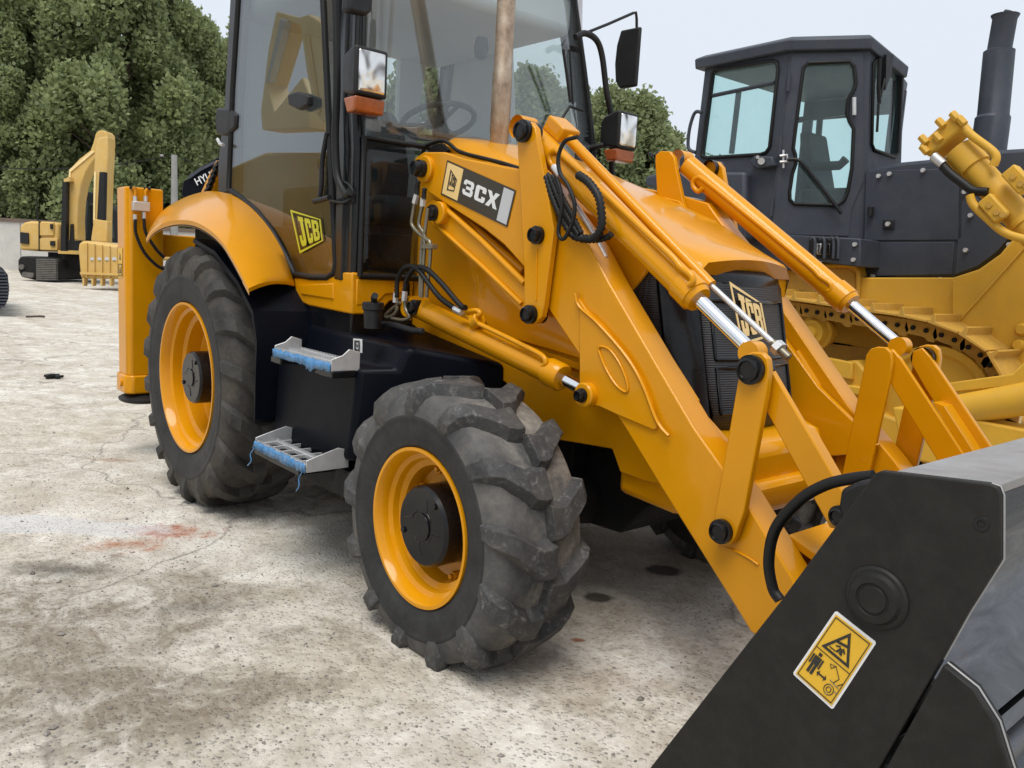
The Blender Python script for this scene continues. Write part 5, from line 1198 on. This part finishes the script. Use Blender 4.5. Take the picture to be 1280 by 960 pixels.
def put(o, p, t, y, dz=0, dx=0, first=False):
    c = o if first else o.copy()
    if not first: COL.objects.link(c); c.parent = trk
    n = Vector((-t.z, 0, t.x))
    c.matrix_local = Matrix(((t.x, 0, n.x, p.x+t.x*dx+n.x*dz-0), (0, 1, 0, y), (t.z, 0, n.z, p.z+t.z*dx+n.z*dz), (0, 0, 0, 1)))
    return c
for i in range(len(P_)-1):
    t = (P_[i+1]-P_[i]).normalized()
    # travel runs forward over the top, so the outward side is up there
    mid = (P_[i]+P_[i+1])/2
    put(sh0, mid, t, TY0, .03, first=(i == 0)); put(l0, mid, t, TY0+.18, .02, first=(i == 0))
    put(b0, mid, t, TY0+.18, -.055, -.05, first=(i == 0)); put(b0, mid, t, TY0+.18, -.055, .045)
def frame_(m):
    pts = [z6(x, y) for x, y in ((300, 490), (420, 480), (470, 545), (520, 560), (530, 700), (700, 760), (800, 800), (800, 880), (600, 870), (-200, 700), (-200, 480))]
    P = pl(pts, Y=3.42); m.prism(P, (0, .40, 0))
tf = one('track_frame', 'dozer_yellow', D, frame_, bevel=.02)
one('frame_ledge', 'dozer_yellow', tf, lambda m: (m.prism(pl([z6(x, y) for x, y in ((300, 470), (400, 490), (400, 560), (300, 540))], Y=3.38), (0, .05, 0)), m.prism(pl([z6(x, y) for x, y in ((370, 580), (515, 600), (515, 640), (370, 610))], Y=3.34), (0, .1, 0))), bevel=.01)
cI = at(*z6(665, 560), Y=3.47)
one('idler', 'dozer_yellow', D, lambda m: m.lathe([(3.44, 0), (3.44, .12), (3.48, .14), (3.48, .33), (3.45, .36), (3.45, .41), (3.62, .42), (3.62, 0)], (cx0, 0, cz0), seg=48), smooth=35)
cR = at(*z6(240, 370), Y=3.45)
one('carrier_roller', 'dozer_yellow', D, lambda m: m.lathe([(3.40, 0), (3.40, .05), (3.43, .06), (3.43, .10), (3.50, .11), (3.50, .14), (3.54, .14), (3.54, .11), (3.66, .11)], (cR.x, 0, cR.z), seg=32), smooth=35)
one('track_guard', 'track_yellow', D, lambda m: m.prism(pl([z6(x, y) for x, y in ((180, 400), (860, 480), (900, 700), (180, 560))], Y=3.78), (0, .02, 0)))
# push arm and blade frame
Ya = 3.12
one('push_arm', 'dozer_yellow', D, lambda m: m.tube([at(*z6(775, 690), Y=Ya), at(*z6(1200, 615), Y=Ya)], .105, 24), smooth=40)
one('push_arm_plate', 'dozer_yellow', D, lambda m: m.prism(pl([z6(x, y) for x, y in ((760, 575), (1040, 535), (1088, 488), (1300, 440), (1300, 540), (1088, 575), (1000, 590), (790, 612))], Y=Ya-.02), (0, .18, 0)), bevel=.01)
bar = one('blade_arm', 'dozer_yellow', D, lambda m: m.prism(pl([z6(x, y) for x, y in ((560, 668), (640, 672), (700, 715), (850, 712), (1100, 760), (1300, 800), (1300, 960), (1100, 850), (810, 918), (600, 870))], Y=3.05), (0, .24, 0)), bevel=.015)
one('chain_guard', 'cream', D, lambda m: m.prism(pl([z6(x, y) for x, y in ((925, 682), (1080, 665), (1065, 740), (920, 720))], Y=3.3), (0, .05, 0)), bevel=.006)
for x, y in ((985, 690), (1025, 688), (985, 712), (1025, 708)): c = at(*z6(x, y), Y=3.28); one('guard_bolt', 'track_yellow', D, lambda m: m.cyl(c, c+Vector((0, .04, 0)), .016, 6))
one('belly', 'undercarriage', D, lambda m: m.box((-1.5, 3.9, .45), (2.4, 5.2, 1.5)))
one('far_track', 'track_yellow', D, lambda m: m.prism([(p.x, 5.25, p.z) for p in P_], (0, .56, 0)), bevel=.02)

# ================================================================== EXCAVATORS
def zq(x, y): return (x/4, 140+y/4)
VB = Vector((-_r[0], -_r[1], 0)).normalized(); FWD = Vector((_fw[0], _fw[1], 0)).normalized()
def far_plate(name, mat, parent, px, d, th, conv=zq, bevel=0):
    P = [at(*conv(x, y), d=d) for x, y in px]; return one(name, mat, parent, lambda m: m.prism(P, FWD*th), bevel=bevel)
gE = at(60, 350, Z=0)
EX = thing('excavator', 'sand yellow crawler excavator far back at the left, bucket resting on the ground', 'excavator', (round(gE.x, 2), round(gE.y, 2), 0))
dE = 28.6
body = far_plate('upper_body', 'exc_yellow', EX, [(97, 600), (97, 570), (118, 552), (150, 545), (250, 548), (292, 556), (292, 700), (180, 696), (97, 690)], dE, 2.6, bevel=.08)
far_plate('service_door', 'exc_yellow', body, [(196, 552), (268, 552), (268, 618), (196, 618)], dE-.06, .1, bevel=.02)
far_plate('service_door', 'exc_yellow', body, [(196, 632), (286, 632), (286, 692), (196, 690)], dE-.06, .1, bevel=.02)
far_plate('door_frame_line', 'gasket', body, [(192, 546), (197, 546), (197, 694), (192, 694)], dE-.08, .1)
far_plate('vent', 'gasket', body, [(250, 645), (272, 645), (272, 670), (250, 668)], dE-.12, .05); far_plate('vent', 'gasket', body, [(250, 560), (262, 560), (262, 585), (250, 585)], dE-.12, .05)
far_plate('corner_lamp', 'plastic', body, [(100, 600), (140, 605), (142, 660), (100, 656)], dE-.06, .1)
far_plate('antenna', 'gasket', body, [(178, 430), (182, 430), (192, 546), (187, 546)], dE+.5, .04)
boom = far_plate('boom', 'exc_yellow', EX, [(322, 640), (327, 500), (336, 350), (350, 283), (395, 235), (452, 190), (466, 150), (478, 105), (492, 92), (522, 92), (537, 112), (540, 170), (500, 205), (462, 250), (430, 300), (404, 370), (390, 450), (385, 540), (388, 640)], dE-1.0, .55, bevel=.04)
stick = far_plate('stick', 'exc_yellow', EX, [(488, 130), (536, 120), (540, 200), (534, 300), (526, 545), (500, 560), (462, 560), (464, 420), (468, 300), (474, 210)], dE-2.2, .5, bevel=.04)
far_plate('stick_cylinder', 'gasket', stick, [(497, 300), (522, 300), (516, 540), (485, 540)], dE-2.4, .2)
far_plate('linkage', 'exc_yellow', stick, [(470, 535), (536, 545), (535, 650), (455, 645), (456, 625)], dE-2.5, .35, bevel=.02)
far_plate('boom_cylinder', 'gasket', boom, [(312, 350), (332, 350), (326, 695), (302, 695)], dE-1.25, .2)
far_plate('stick_edge', 'pale_yellow', stick, [(470, 300), (480, 300), (474, 540), (466, 540)], dE-2.22, .05)
far_plate('boom_rib', 'pale_yellow', boom, [(340, 352), (352, 352), (352, 300), (470, 200), (462, 192), (346, 288)], dE-1.04, .05)
far_plate('boom_cylinder', 'gasket', boom, [(352, 560), (362, 560), (366, 690), (346, 690)], dE-1.1, .1)
far_plate('boom_pin', 'exc_yellow', boom, [(318, 335), (345, 325), (350, 345), (320, 350)], dE-1.25, .9)
cb_ = far_plate('cab', 'plastic', EX, [(400, 440), (425, 395), (445, 400), (450, 460), (545, 466), (572, 490), (584, 655), (398, 640)], dE, 1.6, bevel=.05)
far_plate('cab_window', 'dozer_glass', cb_, [(528, 485), (560, 490), (572, 630), (520, 628)], dE-.05, .06); far_plate('cab_window', 'dozer_glass', cb_, [(425, 420), (450, 470), (450, 630), (420, 628)], dE-.05, .06)
far_plate('hose_bundle', 'gasket', EX, [(320, 625), (392, 625), (388, 690), (322, 690)], dE-.15, .3)
far_plate('lower_deck', 'exc_yellow', EX, [(290, 690), (395, 694), (395, 712), (290, 708)], dE-.2, 1.0)
far_plate('undercarriage', 'undercarriage', EX, [(240, 700), (400, 712), (400, 782), (280, 780), (240, 745)], dE+.2, 2.0)
tr_ = far_plate('crawler_track', 'undercarriage', EX, [(88, 740), (100, 722), (140, 720), (200, 725), (260, 730), (278, 745), (280, 838), (180, 842), (105, 825), (88, 790)], dE-.5, 3.0, bevel=.06)
for k in range(12):
    y = 734+k*9; far_plate('track_shoe', 'steel_dark', tr_, [(180, y), (278, y+2), (280, y+8), (181, y+6)], dE-.62, .14)
for x, y in ((112, 775), (128, 812), (145, 815), (162, 816)): c = at(*zq(x, y), d=dE-.5); one('roller', 'steel_dark', tr_, lambda m: m.cyl(c, c-FWD*.08, .09, 14), smooth=40)
bkt = far_plate('bucket', 'exc_yellow', EX, [(388, 690), (392, 655), (410, 645), (440, 645), (600, 668), (640, 700), (640, 838), (400, 832), (396, 780)], dE-3.6, 1.2, bevel=.08)
for k in range(5): far_plate('wear_strip', 'exc_yellow', bkt, [(430+k*38, 655+k*5), (434+k*38, 655+k*5), (434+k*38, 826), (430+k*38, 826)], dE-3.66, .1)
for k in range(4): far_plate('worn_patch', 'silver', bkt, [(452+k*36, 726), (474+k*36, 727), (474+k*36, 742), (452+k*36, 741)], dE-3.63, .05)
for k in range(4):
    x = 416+k*45; far_plate('tooth', 'steel' if False else 'exc_yellow', bkt, [(x-6, 830), (x+6, 830), (x+4, 870), (x-3, 870)], dE-3.62, .2)
far_plate('lip', 'exc_yellow', bkt, [(400, 800), (640, 808), (640, 820), (400, 812)], dE-3.68, .12)

# second machine, dark boom, mostly hidden behind the loader
g2 = at(250, 330, Z=0); d2 = 19.0
E2 = thing('excavator', 'black boomed excavator half hidden behind the loader cab, white letters on its boom', 'excavator', (round(g2.x, 2), round(g2.y, 2), 0))
def z1(x, y): return (x/4, y/4)
bm2 = far_plate('boom', 'navy', E2, [(905, 975), (915, 905), (960, 880), (1000, 835), (1090, 785), (1180, 760), (1180, 860), (1050, 950), (960, 1010)], d2, .4, z1, bevel=.03)
far_plate('boom_trim', 'dgrey', bm2, [(940, 880), (1000, 838), (1080, 800), (1084, 812), (1000, 856), (945, 895)], d2-.05, .1, z1)
far_plate('upper_body', 'exc_yellow', E2, [(780, 1240), (860, 1225), (1200, 1225), (1200, 1320), (780, 1300)], d2+.5, 2, z1, bevel=.05)
far_plate('crawler_track', 'undercarriage', E2, [(780, 1330), (1200, 1330), (1200, 1490), (1150, 1530), (800, 1530), (760, 1480)], d2+.3, 2.4, z1, bevel=.1)
far_plate('cab', 'plastic', E2, [(1150, 900), (1400, 900), (1400, 1225), (1150, 1225)], d2+.5, 1.5, z1, bevel=.05)
cu = bpy.data.curves.new('letters', 'FONT'); cu.body = 'HYUNDAI'; cu.size = 1; cu.extrude = .002; cu.offset = .012
to = bpy.data.objects.new('tmp', cu); COL.objects.link(to)
bpy.context.view_layer.update()
tm = bpy.data.meshes.new_from_object(to.evaluated_get(bpy.context.evaluated_depsgraph_get())); bpy.data.objects.remove(to)
a_ = at(246, 232, d=d2-.08); b_ = at(290, 211, d=d2-.08); xx = (b_-a_); L_ = xx.length; xx = xx.normalized(); nn = -FWD; yy_ = nn.cross(xx).normalized()
vv = np.array([v.co[:] for v in tm.vertices]); wdt = vv[:, 0].max()
for v in tm.vertices:
    c = v.co.copy(); k = L_/wdt; v.co = a_+xx*(c.x*k)+yy_*(c.y*k*1.15)+nn*(c.z)
tm.materials.append(M['white']); lo = bpy.data.objects.new('boom_letters', tm); COL.objects.link(lo); lo.parent = bm2

# crawler machine whose track just shows at the left edge
g3 = at(-30, 395, Z=0)
E3 = thing('crawler_machine', 'tracked machine cut off by the left edge, only the front of its dark track showing', 'crawler machine', (round(g3.x, 2), round(g3.y, 2), 0))
d3 = 14.9
FWD_keep = FWD; FWD = Vector(_ray(-25, 340)); FWD.z = 0; FWD.normalize()
t3 = far_plate('crawler_track', 'undercarriage', E3, [(-520, 790), (20, 790), (40, 815), (46, 880), (42, 935), (20, 985), (-520, 990)], d3, 3.2, bevel=.08)
for k in range(12): far_plate('track_shoe', 'dgrey', t3, [(-120, 792+k*16), (20+26*math.sin((k+.5)/12*3.14), 792+k*16), (22+26*math.sin((k+.5)/12*3.14), 801+k*16), (-120, 801+k*16)], d3-.06, .08)
far_plate('upper_body', 'exc_yellow', E3, [(-700, 560), (-160, 560), (-160, 790), (-700, 790)], d3+.3, 2.4, bevel=.1)
FWD = FWD_keep

# machine parked beyond the photographer: the door glass mirrors its boom
def vm(px, py, Y): p = at(px, py, Y=Y); return Vector((p.x, -1.57-p.y, p.z))
E4 = thing('excavator', 'large pale yellow excavator boom mirrored in the near door glass of the loader cab', 'excavator', (-4.6, -8.6, 0))
def rplate(name, mat, parent, px, Y, th, bevel=.03): P = [vm(x, y, Y) for x, y in px]; return one(name, mat, parent, lambda m: m.prism(P, (0, -th, 0)), bevel=bevel)
ZB = lambda P: [(260+x/4, y/4) for x, y in P]
s4 = rplate('stick', 'pale_yellow', E4, ZB([(455, 85), (500, 70), (575, 120), (640, 640), (560, 600), (535, 560), (490, 350)]), 6.0, .5)
rplate('stick_rib', 'cream', s4, ZB([(480, 170), (500, 165), (560, 560), (545, 570)]), 5.96, .03)
rplate('boom', 'pale_yellow', E4, ZB([(340, 55), (470, 90), (475, 130), (385, 100), (290, 420), (330, 560), (470, 385), (505, 480), (500, 640), (270, 650), (262, 560), (300, 250)]), 6.6, .6)
rplate('boom_cylinder', 'steel', E4, ZB([(360, 90), (385, 98), (300, 410), (285, 415)]), 6.5, .2)
def letters4():
    cu = bpy.data.curves.new('letters', 'FONT'); cu.body = '330C'; cu.extrude = .004; cu.offset = .012
    return cu
rplate('upper_body', 'exc_yellow', E4, [(250, 225), (330, 190), (440, 190), (470, 230), (470, 300), (250, 300)], 7.0, 2.5, .1)
rplate('crawler_track', 'undercarriage', E4, [(200, 310), (500, 310), (520, 345), (200, 345)], 6.5, 3.0, .1)

# ================================================================== WALL, POLE, DEBRIS
dW = 33.5
wa, wb = at(-420, 350, d=dW+3), at(1150, 360, d=dW+6); wa.z = wb.z = 0
wl_h = at(40, 273, d=dW).z
WALL = thing('boundary_wall', 'long grey concrete boundary wall with brown capping behind the far excavator', 'wall', (round(wa.x, 2), round(wa.y, 2), 0))
wd = (wb-wa); wn = Vector((-wd.y, wd.x, 0)).normalized(); npan = 26
for i in range(npan):
    a = wa+wd*(i/npan); b = wa+wd*((i+.985)/npan)
    one('wall_panel', 'wall', WALL, lambda m: m.prism([a, b, b+Vector((0, 0, wl_h-.12)), a+Vector((0, 0, wl_h-.12))], wn*.2))
one('wall_capping', 'brownwall', WALL, lambda m: m.prism([wa+Vector((0, 0, wl_h-.12))-wn*.06, wb+Vector((0, 0, wl_h-.12))-wn*.06, wb+Vector((0, 0, wl_h+.04))-wn*.06, wa+Vector((0, 0, wl_h+.04))-wn*.06], wn*.32))
dP = 30.5
p0 = at(218, 300, d=dP); p1 = at(212, 195, d=dP); p0.z = 0; p1.x, p1.y = p0.x, p0.y
PO = thing('utility_pole', 'grey concrete utility pole standing in front of the dark trees', 'utility pole', (round(p0.x, 2), round(p0.y, 2), 0))
one('pole', 'wood', PO, lambda m: m.tube([p0, p1], [.16, .10], 12), smooth=50)
one('cross_arm', 'wood', PO, lambda m: m.tube([p1-VB*-.4+Vector((0, 0, -.05)), p1+VB*.5+Vector((0, 0, -.05))], .05, 6))
def wire(a, b, sag):
    P = [a+(b-a)*t-Vector((0, 0, 1))*sag*4*t*(1-t) for t in np.linspace(0, 1, 14)]; return lambda m: m.tube(P, .02, 5)
one('wire', 'gasket', PO, wire(p1, at(-40, 206, d=dP), .3)); one('wire', 'gasket', PO, wire(p1, at(330, 222, d=dP+4), .2))
def rag(m):
    c = at(66, 472, Z=0)
    for k in range(7):
        a = rng.uniform(-.10, .10); b = rng.uniform(-.05, .05); m.obox((c.x+a, c.y+b, .02), (1, rng.uniform(-.6, .6), .1), (0, 1, .2), (0, 0, 1), (.05, .03, .012))
tag(one('scrap', 'gasket', None, rag), 'small black scrap lying on open concrete left of the loader', 'scrap')
c = at(40, 397, Z=0); tag(one('stick_scrap', 'bark', None, lambda m: m.tube([(c.x, c.y-.1, .02), (c.x+.05, c.y+.12, .03), (c.x, c.y+.2, .02)], .02, 6)), 'thin dark scrap near the track at the left edge', 'scrap')
def pebbles():
    m = MB(); 
    for k in range(1500):
        px = rng.uniform(-20, 900); py = rng.uniform(420, 960)**1.0
        c = at(px, py, Z=0)
        if 1.6 < c.x < 2.8 and -1.2 < c.y < 1.2: continue
        r = rng.uniform(.0025, .008)*(1+1.2*(rng.random() > .97)); a = rng.uniform(0, 6.28)
        ca, sa = math.cos(a)*r, math.sin(a)*r
        o = Vector((c.x, c.y, r*.25)); ex = Vector((ca, sa, 0)); ey = Vector((-sa*.7, ca*.7, 0)); ez = Vector((0, 0, r*.6))
        m.add([o+ex, o+ey, o-ex, o-ey, o+ez+ex*.2, o-ez], [(0, 1, 4), (1, 2, 4), (2, 3, 4), (3, 0, 4), (1, 0, 5), (2, 1, 5), (3, 2, 5), (0, 3, 5)])
    return m
M['pebble'] = paint('pebble_stone', (.22, .20, .18), .9, 0, .6, scale=14, bumpy=0)
tag(pebbles().build('gravel', 'pebble', smooth=0), kind='stuff', label='loose pebbles scattered over the concrete yard')

# ================================================================== TREES
def crown_mesh(name, H, Rw, nl, seed, zb=.10, leaf=.15, lobes=130):
    r = np.random.default_rng(seed); C = []
    for i in range(lobes):
        t = r.random()**.85; z = H*(zb+(1-zb)*t)
        rad = Rw*(1.0-.80*t**1.7)*(.75+.25*min(1, t*6)); a = r.uniform(0, 2*math.pi); q = rad*math.sqrt(r.uniform(.15, 1))
        s_ = Rw*r.uniform(.11, .26)*(1-.40*t); C.append((q*math.cos(a), q*math.sin(a), z, s_, s_*r.uniform(1.2, 2.1)))
    C = np.array(C); idx = r.integers(0, lobes, nl); c = C[idx]
    u = r.normal(size=(nl, 3)); u /= np.linalg.norm(u, axis=1)[:, None]; rad = r.uniform(.55, 1.08, nl)[:, None]**.6
    tuft = r.normal(size=(nl, 3))*.13
    p = c[:, :3]+u*rad*np.stack([c[:, 3], c[:, 3], c[:, 4]], 1)+tuft
    up = np.array([0, 0, 1.]); d = u*.7+r.normal(size=(nl, 3))*.55+up*.35; d /= np.linalg.norm(d, axis=1)[:, None]
    n = r.normal(size=(nl, 3))*.8+u; s = np.cross(d, n); s /= np.linalg.norm(s, axis=1)[:, None]; nn = np.cross(s, d)
    L_ = leaf*r.uniform(.6, 1.35, nl)[:, None]; w = L_*.42
    v = np.stack([p-d*L_*.5, p+s*w+nn*L_*.10, p+d*L_*.6, p-s*w+nn*L_*.10], 1).reshape(-1, 3)
    me = bpy.data.meshes.new(name); me.vertices.add(len(v)); me.vertices.foreach_set('co', v.ravel().astype('f4'))
    me.loops.add(nl*4); me.polygons.add(nl); me.loops.foreach_set('vertex_index', np.arange(nl*4, dtype='i4')); me.polygons.foreach_set('loop_start', np.arange(0, nl*4, 4, dtype='i4'))
    me.update(calc_edges=True); me.validate(); return me, C
def tree_proto(H, Rw, nl, seed, leaf, mat='leaf_green'):
    me, C = crown_mesh('crown', H, Rw, nl, seed, leaf=leaf); me.materials.append(M[mat])
    tb = MB(); r = random.Random(seed)
    tb.tube([(0, 0, -.1), (.05, .02, H*.2), (-.05, .04, H*.5), (.03, 0, H*.92)], [.22, .17, .11, .02], 8)
    for c in C[::3]:
        z0 = max(H*.15, c[2]-.6*math.hypot(c[0], c[1])-.3); tb.tube([(0, 0, z0), (c[0]*.5, c[1]*.5, (z0+c[2])/2+.1), (c[0], c[1], c[2])], [.06, .04, .012], 5)
    tm_ = MB(); return me, tb
TR = {}
def plant(px, topy, d, kind, label, sx=1.0):
    g = at(px, 350, d=d); g.z = 0; tz = at(px, topy, d=d).z
    H0, Rw = {'a': (12, 2.9), 'b': (12, 2.6), 'c': (12, 3.2), 'd': (9, 2.6)}[kind]
    root = bpy.data.objects.new('tree', None); COL.objects.link(root)
    if kind not in TR:
        me, tb = tree_proto(H0, Rw, {'a': 120000, 'b': 110000, 'c': 130000, 'd': 60000}[kind], ord(kind), .165 if kind != 'd' else .20, 'leaf_green_far' if kind == 'd' else 'leaf_green')
        t_ = tb.build('trunk', 'bark', None, smooth=50); TR[kind] = (me, t_.data); bpy.data.objects.remove(t_)
    for nm, me in (('crown', TR[kind][0]), ('trunk', TR[kind][1])):
        o = bpy.data.objects.new(nm, me); COL.objects.link(o); o.parent = root
    k = tz/H0; root.location = g; root.scale = (k*sx, k*sx, k); root.rotation_euler = (0, 0, random.uniform(0, 6))
    tag(root, label, 'tree', 'trees beyond the yard'); return root
plant(14, 90, 46, 'b', 'tree filling the gap behind the leftmost trees')
plant(-75, -60, 41.5, 'a', 'bushy green tree cut off by the left edge of the picture')
plant(5, 0, 40.0, 'b', 'full green tree at the left edge, low sky notch beside its top')
plant(78, -60, 42.5, 'c', 'tallest green tree behind the far excavator boom', 1.0)
plant(150, -75, 41.0, 'a', 'tall green tree right of the excavator boom')
plant(205, -25, 43.5, 'b', 'tall tapering green tree above the utility pole')
plant(250, 50, 45.5, 'c', 'green tree in front of the pale sky just left of the loader cab', .95)
plant(300, 55, 48.5, 'b', 'green tree hidden behind the rear cab post')
plant(372, 70, 52.5, 'a', 'tree seen only through the near door glass')
plant(440, 80, 56.5, 'c', 'tree hidden behind the cab seat')
plant(545, 40, 56, 'd', 'pale green tree seen through the left part of the windscreen', 1.1)
plant(590, 80, 58, 'd', 'smaller tree just left of the exhaust pipe, seen through the windscreen', 1.1)
plant(655, 112, 60, 'd', 'low tree right of the exhaust pipe, seen through the windscreen', 1.2)
plant(700, 135, 62, 'd', 'lowest treetop in the far corner of the windscreen', 1.2)
plant(748, 132, 56, 'd', 'narrow tree between far pillar and far headlight', 1.0)
plant(783, 138, 57, 'd', 'tree standing right behind the far headlight', 1.2)
plant(822, 185, 60, 'd', 'low tree just left of the bulldozer cab', 1.3)
plant(880, 210, 62, 'd', 'low tree seen through the bulldozer side window', 1.2)

# row of trees added across the yard to darken what glass and paint mirror
for k in range(9):
    root = bpy.data.objects.new('tree', None); COL.objects.link(root)
    for nm, me in (('crown', TR['abc'[k % 3]][0]), ('trunk', TR['abc'[k % 3]][1])):
        o = bpy.data.objects.new(nm, me); COL.objects.link(o); o.parent = root
    root.location = (-22+k*4.6, -24-(k % 2)*2.0, 0); hk = .52+.08*((k*7) % 4)/3; root.scale = (hk*1.1, hk*1.1, hk); root.rotation_euler = (0, 0, k*1.3)
    tag(root, 'tree of the row added behind the photographer to darken reflections, seen only mirrored', 'tree', 'trees added across the yard')
